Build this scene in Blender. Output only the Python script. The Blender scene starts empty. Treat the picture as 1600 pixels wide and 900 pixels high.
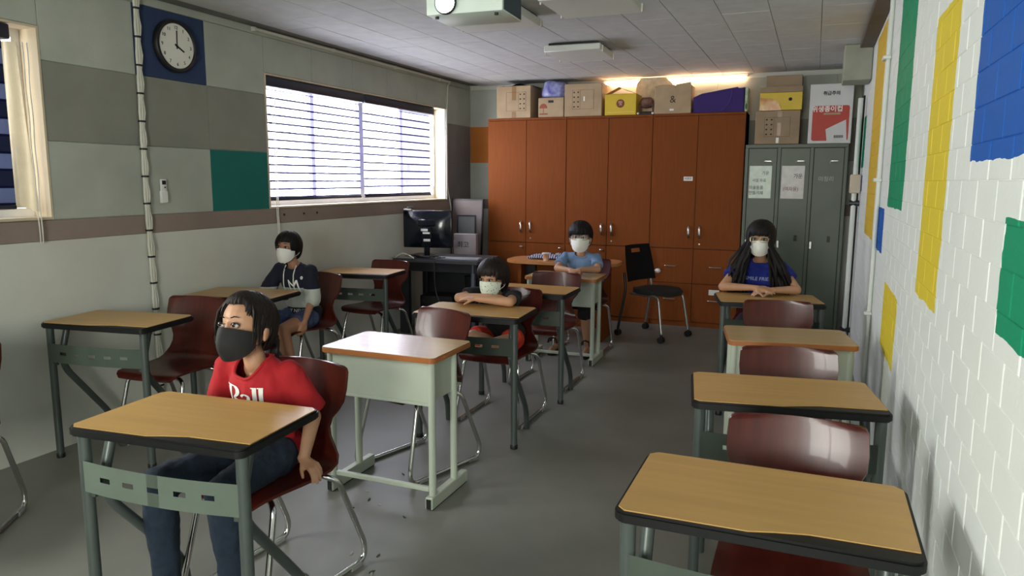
import bpy, bmesh, math, random
from mathutils import Vector, Matrix, noise
from mathutils.bvhtree import BVHTree

SC = bpy.context.scene
COL = SC.collection
random.seed(7)
PI = math.pi
V = Vector

# ---------------------------------------------------------------- camera
F_PX = 1144.0
YAW, PITCH, ROLL = math.radians(22.3), math.radians(8.4), math.radians(-0.28)
cy, sy, cp, sp, cr, sr = (math.cos(YAW), math.sin(YAW), math.cos(PITCH),
                          math.sin(PITCH), math.cos(ROLL), math.sin(ROLL))
fwd = V((-sy * cp, cy * cp, -sp)); rgt = V((cy, sy, 0)); dwn = fwd.cross(rgt)
rgt, dwn = cr * rgt + sr * dwn, -sr * rgt + cr * dwn
cam_data = bpy.data.cameras.new('camera')
cam_data.sensor_width = 36.0
cam_data.lens = 36.0 * F_PX / 1600.0
cam_data.clip_start = 0.02
cam = bpy.data.objects.new('camera', cam_data)
cam.matrix_world = Matrix.Translation((0, 0, 1.5)) @ Matrix((rgt, -dwn, -fwd)).transposed().to_4x4()
COL.objects.link(cam)
SC.camera = cam

# ---------------------------------------------------------------- world, lights, exposure
SC.view_settings.view_transform = 'Standard'
SC.view_settings.look = 'None'
SC.view_settings.exposure = 0.34
SC.view_settings.gamma = 1.0
SC.view_settings.use_curve_mapping = False
W = bpy.data.worlds.new('overcast sky')
SC.world = W
W.use_nodes = True
W.node_tree.nodes['Background'].inputs[0].default_value = (1.0, 1.0, 1.0, 1)
W.node_tree.nodes['Background'].inputs[1].default_value = 2.6


def area(name, loc, rot, sx, sy_, watts, color):
    l = bpy.data.lights.new(name, 'AREA')
    l.shape = 'RECTANGLE'; l.size = sx; l.size_y = sy_; l.energy = watts; l.color = color
    o = bpy.data.objects.new(name, l)
    o.location = loc; o.rotation_euler = rot
    COL.objects.link(o)
    o.visible_camera = True
    return o


# daylight outside the two left windows and an added front one, shining in
area('daylight_outside_window', (-4.30, 5.80, 1.88), (0, math.radians(-90), 0), 1.35, 2.8, 185, (0.94, 0.955, 1.0))
area('daylight_outside_front_left_window', (-4.22, 0.85, 1.85), (0, math.radians(-90), 0), 1.3, 1.3, 112, (0.98, 1.0, 0.95))
area('added_front_daylight', (-0.75, -2.45, 1.65), (math.radians(90), 0, 0), 1.5, 1.35, 175, (0.99, 1.0, 0.93))  # unseen source, added to light the room from the front

# ---------------------------------------------------------------- helpers
def lin(r, g, b):
    f = lambda c: (c / 255 / 12.92) if c / 255 <= 0.04045 else ((c / 255 + 0.055) / 1.055) ** 2.4
    return (f(r), f(g), f(b), 1.0)


def mat(name, rgb, rough=0.6, metal=0.0, var=0.06, vscale=6.0, stretch=(1, 1, 1), bump=0.0, bscale=60.0, coat=0.0, spec=0.5, world=False):
    m = bpy.data.materials.new(name); m.use_nodes = True
    nt = m.node_tree; N = nt.nodes; L = nt.links
    p = N['Principled BSDF']
    p.inputs['Roughness'].default_value = rough
    p.inputs['Metallic'].default_value = metal
    p.inputs['Coat Weight'].default_value = coat
    p.inputs['Specular IOR Level'].default_value = spec
    c = lin(*rgb)
    if world:
        tc = N.new('ShaderNodeNewGeometry'); src = tc.outputs['Position']
    else:
        tc = N.new('ShaderNodeTexCoord'); src = tc.outputs['Object']
    mp = N.new('ShaderNodeMapping'); mp.inputs['Scale'].default_value = stretch
    L.new(src, mp.inputs['Vector'])
    n = N.new('ShaderNodeTexNoise'); n.inputs['Scale'].default_value = vscale; n.inputs['Detail'].default_value = 4
    L.new(mp.outputs[0], n.inputs['Vector'])
    r = N.new('ShaderNodeValToRGB')
    r.color_ramp.elements[0].position = 0.3; r.color_ramp.elements[1].position = 0.7
    r.color_ramp.elements[0].color = tuple(max(0, x * (1 - var * 2)) for x in c[:3]) + (1,)
    r.color_ramp.elements[1].color = tuple(min(1, x * (1 + var * 2)) for x in c[:3]) + (1,)
    L.new(n.outputs['Fac'], r.inputs['Fac'])
    L.new(r.outputs[0], p.inputs['Base Color'])
    if bump:
        n2 = N.new('ShaderNodeTexNoise'); n2.inputs['Scale'].default_value = bscale; n2.inputs['Detail'].default_value = 3
        L.new(mp.outputs[0], n2.inputs['Vector'])
        b = N.new('ShaderNodeBump'); b.inputs['Strength'].default_value = bump; b.inputs['Distance'].default_value = 0.004
        L.new(n2.outputs['Fac'], b.inputs['Height']); L.new(b.outputs[0], p.inputs['Normal'])
    m['p'] = 1
    return m


def emit(name, rgb, s):
    m = bpy.data.materials.new(name); m.use_nodes = True
    p = m.node_tree.nodes['Principled BSDF']
    p.inputs['Base Color'].default_value = lin(*rgb)
    p.inputs['Emission Color'].default_value = lin(*rgb)
    p.inputs['Emission Strength'].default_value = s
    return m


def sheer(name, rgb, transp, tint=None):
    m = bpy.data.materials.new(name); m.use_nodes = True
    nt = m.node_tree; N = nt.nodes; L = nt.links
    N.remove(N['Principled BSDF']); out = N['Material Output']
    tl = N.new('ShaderNodeBsdfTranslucent'); tl.inputs[0].default_value = lin(*rgb)
    df = N.new('ShaderNodeBsdfDiffuse'); df.inputs[0].default_value = lin(*rgb)
    tr = N.new('ShaderNodeBsdfTransparent'); tr.inputs[0].default_value = lin(*(tint or rgb))
    a = N.new('ShaderNodeMixShader'); a.inputs[0].default_value = 0.35
    L.new(tl.outputs[0], a.inputs[1]); L.new(df.outputs[0], a.inputs[2])
    b = N.new('ShaderNodeMixShader'); b.inputs[0].default_value = transp
    wv = N.new('ShaderNodeTexNoise'); wv.inputs['Scale'].default_value = 14
    mr = N.new('ShaderNodeMapRange'); mr.inputs[3].default_value = transp * 0.85; mr.inputs[4].default_value = min(1, transp * 1.15)
    tc = N.new('ShaderNodeTexCoord'); L.new(tc.outputs['Object'], wv.inputs['Vector'])
    L.new(wv.outputs['Fac'], mr.inputs[0]); L.new(mr.outputs[0], b.inputs[0])
    L.new(a.outputs[0], b.inputs[1]); L.new(tr.outputs[0], b.inputs[2])
    L.new(b.outputs[0], out.inputs[0])
    return m


def glassy(name, rgb=(252, 252, 252), gloss=0.05):
    m = bpy.data.materials.new(name); m.use_nodes = True
    nt = m.node_tree; N = nt.nodes; L = nt.links
    N.remove(N['Principled BSDF']); out = N['Material Output']
    tr = N.new('ShaderNodeBsdfTransparent'); tr.inputs[0].default_value = lin(*rgb)
    gl = N.new('ShaderNodeBsdfGlossy'); gl.inputs['Roughness'].default_value = 0.03
    a = N.new('ShaderNodeMixShader'); a.inputs[0].default_value = gloss
    L.new(tr.outputs[0], a.inputs[1]); L.new(gl.outputs[0], a.inputs[2]); L.new(a.outputs[0], out.inputs[0])
    return m


def rounded(path, rad, n=4):
    """round the corners of a polyline"""
    P = [V(p) for p in path]
    out = [P[0]]
    for i in range(1, len(P) - 1):
        a, b, c = P[i - 1], P[i], P[i + 1]
        d1 = min(rad, (a - b).length * 0.49); d2 = min(rad, (c - b).length * 0.49)
        s = b + (a - b).normalized() * d1; e = b + (c - b).normalized() * d2
        for k in range(n + 1):
            t = k / n
            out.append(s * (1 - t) ** 2 + b * 2 * t * (1 - t) + e * t * t)
    out.append(P[-1])
    return out


class MB:
    def __init__(self):
        self.bm = bmesh.new(); self.mi = 0

    def _done(self, faces):
        for f in faces: f.material_index = self.mi
        return faces

    def box(self, x0, x1, y0, y1, z0, z1, bev=0.0, M=None, seg=1):
        bm = self.bm
        vs = [bm.verts.new((x, y, z)) for x in (x0, x1) for y in (y0, y1) for z in (z0, z1)]
        idx = [(0, 1, 3, 2), (4, 6, 7, 5), (0, 4, 5, 1), (2, 3, 7, 6), (0, 2, 6, 4), (1, 5, 7, 3)]
        fs = [bm.faces.new([vs[i] for i in q]) for q in idx]
        self._done(fs)
        if M is not None:
            bmesh.ops.transform(bm, matrix=M, verts=vs)
        if bev:
            es = list({e for f in fs for e in f.edges})
            bmesh.ops.bevel(bm, geom=es, offset=bev, segments=seg, affect='EDGES', profile=0.5, clamp_overlap=True, material=self.mi)
        return vs

    def prism(self, poly, z0, z1, bev=0.0, M=None):
        bm = self.bm
        a = [bm.verts.new((p[0], p[1], z0)) for p in poly]
        b = [bm.verts.new((p[0], p[1], z1)) for p in poly]
        n = len(poly); fs = [bm.faces.new(list(reversed(a))), bm.faces.new(b)]
        for i in range(n):
            fs.append(bm.faces.new((a[i], a[(i + 1) % n], b[(i + 1) % n], b[i])))
        self._done(fs)
        if M is not None: bmesh.ops.transform(bm, matrix=M, verts=a + b)
        if bev:
            es = [e for e in fs[1].edges] + [e for e in fs[0].edges]
            bmesh.ops.bevel(bm, geom=es, offset=bev, segments=2, affect='EDGES', clamp_overlap=True, material=self.mi)
        return a + b

    def tube(self, path, r, seg=10, caps=True, flat=None):
        bm = self.bm; P = [V(p) for p in path]; n = len(P)
        R = r if isinstance(r, (list, tuple)) else [r] * n
        rings = []; up = None
        for i in range(n):
            t = (P[min(i + 1, n - 1)] - P[max(i - 1, 0)]).normalized()
            if up is None:
                up = V((0, 0, 1)) if abs(t.z) < 0.9 else V((1, 0, 0))
            s = t.cross(up).normalized(); up = s.cross(t).normalized()
            fx, fy = flat or (1, 1)
            rings.append([bm.verts.new(P[i] + s * (math.cos(2 * PI * k / seg) * R[i] * fx) + up * (math.sin(2 * PI * k / seg) * R[i] * fy)) for k in range(seg)])
        fs = []
        for a, b in zip(rings, rings[1:]):
            for k in range(seg):
                fs.append(bm.faces.new((a[k], a[(k + 1) % seg], b[(k + 1) % seg], b[k])))
        if caps:
            fs.append(bm.faces.new(list(reversed(rings[0])))); fs.append(bm.faces.new(rings[-1]))
        self._done(fs)
        return [v for r_ in rings for v in r_]

    def cyl(self, p0, p1, r, seg=14, r1=None):
        return self.tube([p0, p1], [r, r if r1 is None else r1], seg)

    def capsule(self, p0, p1, r0, r1, seg=14, n=4):
        p0, p1 = V(p0), V(p1); d = (p1 - p0)
        if d.length < 1e-6: d = V((0, 0, 1e-4))
        t = d.normalized(); pts = []; rs = []
        for k in range(n + 1):
            a = PI / 2 * (1 - k / n); pts.append(p0 - t * r0 * math.sin(a)); rs.append(max(r0 * math.cos(a), r0 * 0.05))
        for k in range(n + 1):
            a = PI / 2 * k / n; pts.append(p1 + t * r1 * math.sin(a)); rs.append(max(r1 * math.cos(a), r1 * 0.05))
        return self.tube(pts, rs, seg)

    def ell(self, c, r, M=None, u=20, v=12):
        """ellipsoid, radii r, optional rotation M (3x3/4x4) about its centre"""
        bm = self.bm; r = V(r)
        g = bmesh.ops.create_uvsphere(bm, u_segments=u, v_segments=v, radius=1.0)
        vs = g['verts']
        T = Matrix.Translation(V(c)) @ (M.to_4x4() if M is not None else Matrix()) @ Matrix.Diagonal((*r, 1))
        bmesh.ops.transform(bm, matrix=T, verts=vs)
        self._done({f for w in vs for f in w.link_faces})
        return vs

    def lathe(self, prof, c=(0, 0, 0), seg=24):
        bm = self.bm; c = V(c)
        rings = [[bm.verts.new(c + V((r * math.cos(2 * PI * k / seg), r * math.sin(2 * PI * k / seg), z))) for k in range(seg)] for r, z in prof]
        fs = []
        for a, b in zip(rings, rings[1:]):
            for k in range(seg): fs.append(bm.faces.new((a[k], a[(k + 1) % seg], b[(k + 1) % seg], b[k])))
        fs.append(bm.faces.new(list(reversed(rings[0])))); fs.append(bm.faces.new(rings[-1]))
        self._done(fs)
        return [v for r_ in rings for v in r_]

    def grid(self, pts, thick=0.0, loop=False):
        """pts[i][j] -> quads; solidified when thick"""
        bm = self.bm
        G = [[bm.verts.new(p) for p in row] for row in pts]; fs = []
        for i in range(len(G) - 1):
            m = len(G[i])
            for j in range(m if loop else m - 1):
                fs.append(bm.faces.new((G[i][j], G[i][(j + 1) % m], G[i + 1][(j + 1) % m], G[i + 1][j])))
        self._done(fs)
        if thick:
            bmesh.ops.recalc_face_normals(bm, faces=fs)
            g = bmesh.ops.solidify(bm, geom=fs, thickness=thick)
            for e in g['geom']:
                if isinstance(e, bmesh.types.BMFace): e.material_index = self.mi
        return fs

    def xf(self, M):
        bmesh.ops.transform(self.bm, matrix=M, verts=self.bm.verts[:]); return self

    def mesh(self, name, mats, smooth=True, ang=38):
        bmesh.ops.recalc_face_normals(self.bm, faces=self.bm.faces[:])
        me = bpy.data.meshes.new(name); self.bm.to_mesh(me); self.bm.free()
        for m in (mats if isinstance(mats, (list, tuple)) else [mats]): me.materials.append(m)
        if smooth:
            me.shade_smooth(); me.set_sharp_from_angle(angle=math.radians(ang))
        return me

    def build(self, name, mats, parent=None, smooth=True, ang=38, loc=None, rz=None):
        o = bpy.data.objects.new(name, self.mesh(name, mats, smooth, ang)); COL.objects.link(o)
        if parent is not None: o.parent = parent
        if loc is not None: o.location = loc
        if rz is not None: o.rotation_euler = (0, 0, rz)
        return o


def tag(o, label=None, cat=None, group=None, kind=None):
    if label: o['label'] = label
    if cat: o['category'] = cat
    if group: o['group'] = group
    if kind: o['kind'] = kind
    return o


def thing(name, label, cat, loc=(0, 0, 0), rz=0.0, group=None):
    o = bpy.data.objects.new(name, None); o.empty_display_size = 0.1
    COL.objects.link(o); o.location = loc; o.rotation_euler = (0, 0, rz)
    return tag(o, label, cat, group)


def linked(name, me, parent=None, loc=(0, 0, 0), rz=0.0):
    o = bpy.data.objects.new(name, me); COL.objects.link(o)
    if parent is not None: o.parent = parent
    o.location = loc; o.rotation_euler = (0, 0, rz)
    return o


def copy_tree(o, parent=None):
    c = o.copy(); COL.objects.link(c); c.parent = parent
    for ch in list(o.children): copy_tree(ch, c)
    return c


def text_mesh(body, size, thick=0.0006, sx=1.0, shear=0.0, bold=0.0):
    c = bpy.data.curves.new('t', 'FONT'); c.body = body; c.size = size; c.align_x = 'CENTER'; c.align_y = 'CENTER'
    c.extrude = thick; c.shear = shear; c.offset = bold; c.resolution_u = 3
    o = bpy.data.objects.new('t', c); COL.objects.link(o)
    bpy.context.view_layer.update()
    dg = bpy.context.evaluated_depsgraph_get()
    me = bpy.data.meshes.new_from_object(o.evaluated_get(dg))
    bpy.data.objects.remove(o)
    for v in me.vertices: v.co.x *= sx
    return me


FRONT = Matrix.Rotation(PI / 2, 4, 'X')        # text in the xy plane -> standing, read from -y


def lettering(body, size, m, parent, loc, rz=0.0, name='lettering', **k):
    me = text_mesh(body, size, **k); me.transform(FRONT); me.materials.clear(); me.materials.append(m)
    return linked(name, me, parent, loc, rz)

# ---------------------------------------------------------------- materials
M = {}
M['plaster'] = mat('painted plaster', (204, 206, 195), 0.75, vscale=2.5, var=0.03, bump=0.1)
M['panel_light'] = mat('pale grey felt panel', (172, 176, 164), 0.95, vscale=3, var=0.05, bump=0.35, bscale=260)
M['panel_mid'] = mat('warm grey felt panel', (137, 137, 126), 0.95, vscale=3, var=0.05, bump=0.35, bscale=260)
M['panel_dark'] = mat('mauve grey felt panel', (128, 122, 120), 0.95, vscale=3, var=0.05, bump=0.35, bscale=260)
M['panel_blue'] = mat('navy blue felt panel', (46, 62, 96), 0.95, vscale=3, var=0.05, bump=0.35, bscale=260)
M['panel_green'] = mat('green felt panel', (22, 108, 98), 0.95, vscale=3, var=0.05, bump=0.35, bscale=260)
M['panel_orange'] = mat('orange felt panel', (186, 112, 46), 0.95, vscale=3, var=0.05, bump=0.35, bscale=260)
M['band'] = mat('taupe felt band', (142, 126, 116), 0.95, vscale=3, var=0.05, bump=0.3, bscale=260)
M['gap'] = mat('dark joint', (60, 60, 56), 0.9)
M['ceil'] = mat('white ceiling tile', (196, 197, 194), 0.85, vscale=9, var=0.03, bump=0.3, bscale=120, world=True)
M['ceil_back'] = mat('ceiling joint grey', (120, 120, 116), 0.9)
M['floor'] = mat('grey vinyl floor', (119, 119, 112), 0.45, vscale=2.2, var=0.06, bump=0.05, bscale=40)
M['cream'] = mat('cream painted wood', (202, 187, 160), 0.5, var=0.02)
M['white_frame'] = mat('white window plastic', (236, 236, 236), 0.35, var=0.01)
M['brown_trim'] = mat('dark brown trim', (92, 80, 70), 0.6)
M['navy_case'] = mat('navy blind cassette', (30, 34, 52), 0.4, var=0.02)
M['glass'] = glassy('window glass')
M['sheer_white'] = sheer('sheer white blind gauze', (124, 122, 150), 0.86, (252, 252, 255))
M['sheer_lav'] = sheer('dense lavender blind weave', (112, 110, 150), 0.42, (246, 246, 255))
M['sheer_edge'] = sheer('blind strip edge', (44, 46, 84), 0.02)
M['sheer_blue'] = sheer('dense navy blind weave', (62, 68, 92), 0.02, (90, 100, 130))
M['sheer_pale'] = sheer('pale blue blind weave', (126, 134, 158), 0.05, (130, 145, 175))
M['chain'] = mat('white bead chain', (225, 222, 212), 0.4)
M['cable'] = mat('off-white cable', (205, 204, 190), 0.5, var=0.03)
M['black'] = mat('black plastic', (22, 22, 24), 0.45, var=0.03)
M['black_gloss'] = mat('glossy black plastic', (14, 18, 28), 0.16, var=0.02)
M['white_pl'] = mat('white plastic', (226, 226, 220), 0.4, var=0.02)
M['ink'] = mat('black ink', (26, 24, 24), 0.8)

# ---------------------------------------------------------------- floor and ceiling
XL, XR, YB, YF, ZC = -3.82, 0.36, 8.0, -2.2, 2.58
b = MB(); b.box(XL - 0.2, XR + 0.2, YF, YB + 0.2, -0.1, 0.0)
floor = tag(b.build('floor', M['floor'], smooth=False), kind='structure')
b = MB(); b.box(XL - 0.2, XR + 0.2, YF, YB + 0.2, ZC + 0.008, ZC + 0.15)
ceiling = tag(b.build('ceiling', M['ceil_back'], smooth=False), kind='structure')
b = MB(); b.box(-0.151, 0.151, -0.302, 0.302, 0, 0.012, bev=0.002)
tile_me = b.mesh('ceiling_tile', M['ceil'], smooth=False)
ix = -0.64
for i in range(-11, 4):
    x = -0.64 + 0.305 * i + 0.1525
    if x - 0.15 < XL - 0.05 or x + 0.1525 > XR + 0.19: continue
    for j in range(18):
        y = YF + 0.34 + j * 0.61 + (0.305 if i % 2 else 0)
        if y < 2.6 or y > YB + 0.31: continue
        o = linked('ceiling_tile', tile_me, ceiling, (x, y, ZC + random.uniform(-0.0008, 0.001)))

# ---------------------------------------------------------------- left wall
W1 = (0.30, 2.745, 1.275, 2.285)      # window openings: y0, y1, z0, z1
W2 = (4.465, 7.345, 1.275, 2.275)
b = MB()
xo, xi = XL - 0.20, XL - 0.012
b.box(xo, xi, YF, YB + 0.2, 0, 1.275)
b.box(xo, xi, YF, YB + 0.2, 2.285, 2.60)
b.box(xo, xi, YF, W1[0], 1.275, 2.285)
b.box(xo, xi, W1[1], W2[0], 1.275, 2.285)
b.box(xo, xi, W2[1], YB + 0.2, 1.275, 2.285)
b.box(xo, xi, W2[0], W2[1], 2.275, 2.285)
wall_left = tag(b.build('wall_left', M['panel_light'], smooth=False), kind='structure')
b = MB(); b.box(XL - 0.012, XL - 0.001, YF, YB, 0, 1.16)
tag(b.build('wainscot', M['plaster'], wall_left, smooth=False), 'painted lower part of the wall')
b = MB(); b.box(XL - 0.012, XL + 0.003, YF, YB, 1.162, 1.272, bev=0.002)
tag(b.build('taupe_band', M['band'], wall_left, smooth=False), 'taupe felt band under the windows')


def panel(y0, y1, z0, z1, m, label=None):
    b = MB(); g = 0.0016
    b.box(XL - 0.012, XL + random.uniform(-0.001, 0.001), y0 + g, y1 - g, z0 + g, z1 - g, bev=0.002)
    o = b.build('acoustic_panel', M[m], wall_left, smooth=False)
    if label: o['label'] = label


ROW = [1.275, 1.695, 2.115, 2.535]
YJ = [2.748, 3.34, 3.90, 4.465]
for k in range(3):
    for r in range(3):
        m = ['panel_light', 'panel_mid', 'panel_light'][r]; lb = None
        if (k, r) == (1, 2): m, lb = 'panel_blue', 'navy blue felt panel'
        if (k, r) == (2, 0): m, lb = 'panel_green', 'green felt panel'
        panel(YJ[k], YJ[k + 1], ROW[r], ROW[r + 1], m, lb)
for y0, y1 in ((4.465, 5.03), (5.03, 5.60), (5.60, 6.165), (6.165, 6.73), (6.73, 7.345)):
    panel(y0, y1, 2.277, 2.535, 'panel_light')
for y0, y1 in ((0.30, 0.90), (0.90, 1.48), (1.48, 2.13), (2.13, 2.748)):
    panel(y0, y1, 2.287, 2.535, 'panel_light')
for y0, y1 in ((7.347, 7.68), (7.68, 7.99)):
    panel(y0, y1, 1.275, 1.695, 'panel_dark'); panel(y0, y1, 1.695, 2.115, 'panel_dark'); panel(y0, y1, 2.115, 2.535, 'panel_light')
b = MB(); b.box(XL - 0.012, XL - 0.002, YF, YB, 2.537, 2.58)
b.build('wall_top_strip', M['panel_light'], wall_left, smooth=False)


def reveal(w, n):
    y0, y1, z0, z1 = w
    fr = MB()
    xg = XL - 0.15
    # cream lined reveal boards and the sill
    fr.box(xg - 0.03, XL + 0.004, y0, y0 + 0.012, z0, z1); fr.box(xg - 0.03, XL + 0.004, y1 - 0.012, y1, z0, z1)
    fr.box(xg - 0.03, XL + 0.004, y0 + 0.012, y1 - 0.012, z1 - 0.012, z1); fr.box(xg - 0.03, XL + 0.010, y0 + 0.012, y1 - 0.012, z0, z0 + 0.015, bev=0.003)
    root = tag(fr.build('window_%d' % n, M['cream'], smooth=False), kind='structure')
    f = MB(); t = 0.045
    f.box(xg - 0.02, xg + 0.02, y0 + 0.012, y1 - 0.012, z0 + 0.015, z0 + 0.015 + t); f.box(xg - 0.02, xg + 0.02, y0 + 0.012, y1 - 0.012, z1 - 0.012 - t, z1 - 0.012)
    for yy in (y0 + 0.012, y1 - 0.012 - t): f.box(xg - 0.02, xg + 0.02, yy, yy + t, z0 + 0.015 + t, z1 - 0.012 - t)
    f.build('window_frame', M['white_frame'], root, smooth=False)
    q = (y1 - y0) / 4
    for k in (1, 2, 3):
        s = MB(); w_ = 0.05 if k != 2 else 0.07
        s.box(xg - 0.018, xg + 0.022, y0 + q * k - w_ / 2, y0 + q * k + w_ / 2, z0 + 0.06, z1 - 0.057, bev=0.003)
        s.build('sash_stile', M['white_frame'], root, smooth=False)
    for k in range(4):
        s = MB(); s.box(xg - 0.004, xg, y0 + q * k + 0.03, y0 + q * (k + 1) - 0.03, z0 + 0.06, z1 - 0.057)
        s.build('pane', M['glass'], root, smooth=False)
    return root


reveal(W1, 1); reveal(W2, 2)


def blind(y0, y1, ztop, zbot, pitch, mats, label, edge):
    """zebra roller blind: cassette, woven strips in turn dense and sheer, bottom rail"""
    x = XL - 0.055
    root = thing('zebra_blind', label, 'window blind', (x, (y0 + y1) / 2, zbot), 0)
    h = (y1 - y0) / 2
    b = MB(); b.box(-0.04, 0.045, -h - 0.02, h + 0.02, ztop - zbot - 0.075, ztop - zbot, bev=0.008, seg=2)
    b.build('cassette', M['navy_case'], root)
    z = 0.022; k = 0
    top = ztop - zbot - 0.08
    while z < top - 0.005:
        z1 = min(z + pitch, top)
        s = MB(); e = min(edge, (z1 - z) * 0.4)
        s.mi = 1; s.box(-0.0012, 0.0012, -h, h, z, z + e)
        s.mi = 0; s.box(-0.0008, 0.0008, -h, h, z + e, z1)
        s.build('blind_strip', [M[mats[k % 2]], M['sheer_edge']], root, smooth=False)
        z = z1; k += 1
    b = MB(); b.box(-0.011, 0.011, -h, h, 0, 0.024, bev=0.005)
    b.build('bottom_rail', M['navy_case'], root)
    return root


def bead_chain(root, y, zt, zb, xoff=0.05):
    for dy in (-0.012, 0.012):
        b = MB(); pts = [(xoff + 0.003 * math.sin(k * 0.9), y + dy * (1 - k / 24 * 0.4), zt + (zb - zt) * k / 24) for k in range(25)]
        b.tube(pts, 0.0032, 6); b.build('bead_chain', M['chain'], root)


bl = blind(4.50, 5.765, 2.26, 1.33, 0.0625, ('sheer_white', 'sheer_lav'), 'white zebra roller blind at the left half of the far window', 0.012)
bead_chain(bl, -0.60, 0.80, -0.30, 0.075)
bl = blind(5.825, 7.10, 2.26, 1.33, 0.074, ('sheer_white', 'sheer_lav'), 'white zebra roller blind at the right half of the far window', 0.013)
bead_chain(bl, 0.66, 0.85, 0.10, 0.03)
bl = blind(1.80, 2.585, 2.27, 1.335, 0.088, ('sheer_pale', 'sheer_blue'), 'dark blue zebra roller blind at the left edge', 0.012)
bead_chain(bl, 0.46, 0.85, -0.18, 0.078)
# loose cream curtain edge hanging in the near window's right reveal
b = MB(); rows = []
for i in range(15):
    t = i / 14; z = 2.19 - 0.86 * t
    rows.append([(XL - 0.10 + 0.07 * s, 2.60 + 0.10 * s * (0.45 + 0.55 * t) + 0.008 * math.sin(9 * s + 3 * t), z + 0.012 * math.sin(5 * s) * t) for s in [j / 10 for j in range(11)]])
b.grid(rows, 0.003)
tag(b.build('side_drape', mat('cream cotton', (212, 198, 170), 0.85, bump=0.2)), 'cream strip of curtain hanging beside the dark blue blind', 'curtain')

# ---------------------------------------------------------------- back wall
b = MB(); b.box(XL - 0.2, XR + 0.2, YB, YB + 0.2, 0, 2.60)
wall_back = tag(b.build('wall_back', M['plaster'], smooth=False), kind='structure')
b = MB(); b.box(XL, XR, YB - 0.012, YB, 1.162, 1.272, bev=0.002)
tag(b.build('taupe_band', M['band'], wall_back, smooth=False), 'taupe felt band round the wall')
xs = [XL, -3.255, -2.69, -2.125, -1.56, -0.995, -0.43, 0.135, XR]
for i in range(len(xs) - 1):
    for r in range(3):
        m = ['panel_light', 'panel_mid', 'panel_light'][r]
        if (i, r) == (0, 1): m = 'panel_orange'
        b = MB(); b.box(xs[i] + 0.0016, xs[i + 1] - 0.0016, YB - 0.012, YB, ROW[r] + 0.0016, ROW[r + 1] - 0.0016, bev=0.002)
        o = b.build('acoustic_panel', M[m], wall_back, smooth=False)
        if m == 'panel_orange': o['label'] = 'orange felt panel'

# ---------------------------------------------------------------- front wall (behind the camera) with a window added for front light
b = MB()
b.box(XL - 0.2, -1.4, YF - 0.15, YF, 0, 2.6); b.box(-0.1, XR + 0.2, YF - 0.15, YF, 0, 2.6)
b.box(-1.4, -0.1, YF - 0.15, YF, 0, 1.0); b.box(-1.4, -0.1, YF - 0.15, YF, 2.3, 2.6)
tag(b.build('wall_front', M['plaster'], smooth=False), kind='structure')
b = MB()
for x0, x1, z0, z1 in ((-1.4, -0.1, 1.0, 1.05), (-1.4, -0.1, 2.25, 2.3), (-1.4, -1.35, 1.05, 2.25), (-0.15, -0.1, 1.05, 2.25), (-0.78, -0.72, 1.05, 2.25)):
    b.box(x0, x1, YF - 0.12, YF - 0.06, z0, z1)
w3 = tag(b.build('window_3', M['white_frame'], smooth=False), kind='structure')  # added opening for the front light, out of view
b = MB(); b.box(-1.35, -0.15, YF - 0.095, YF - 0.09, 1.05, 2.25); b.build('pane', M['glass'], w3, smooth=False)

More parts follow.
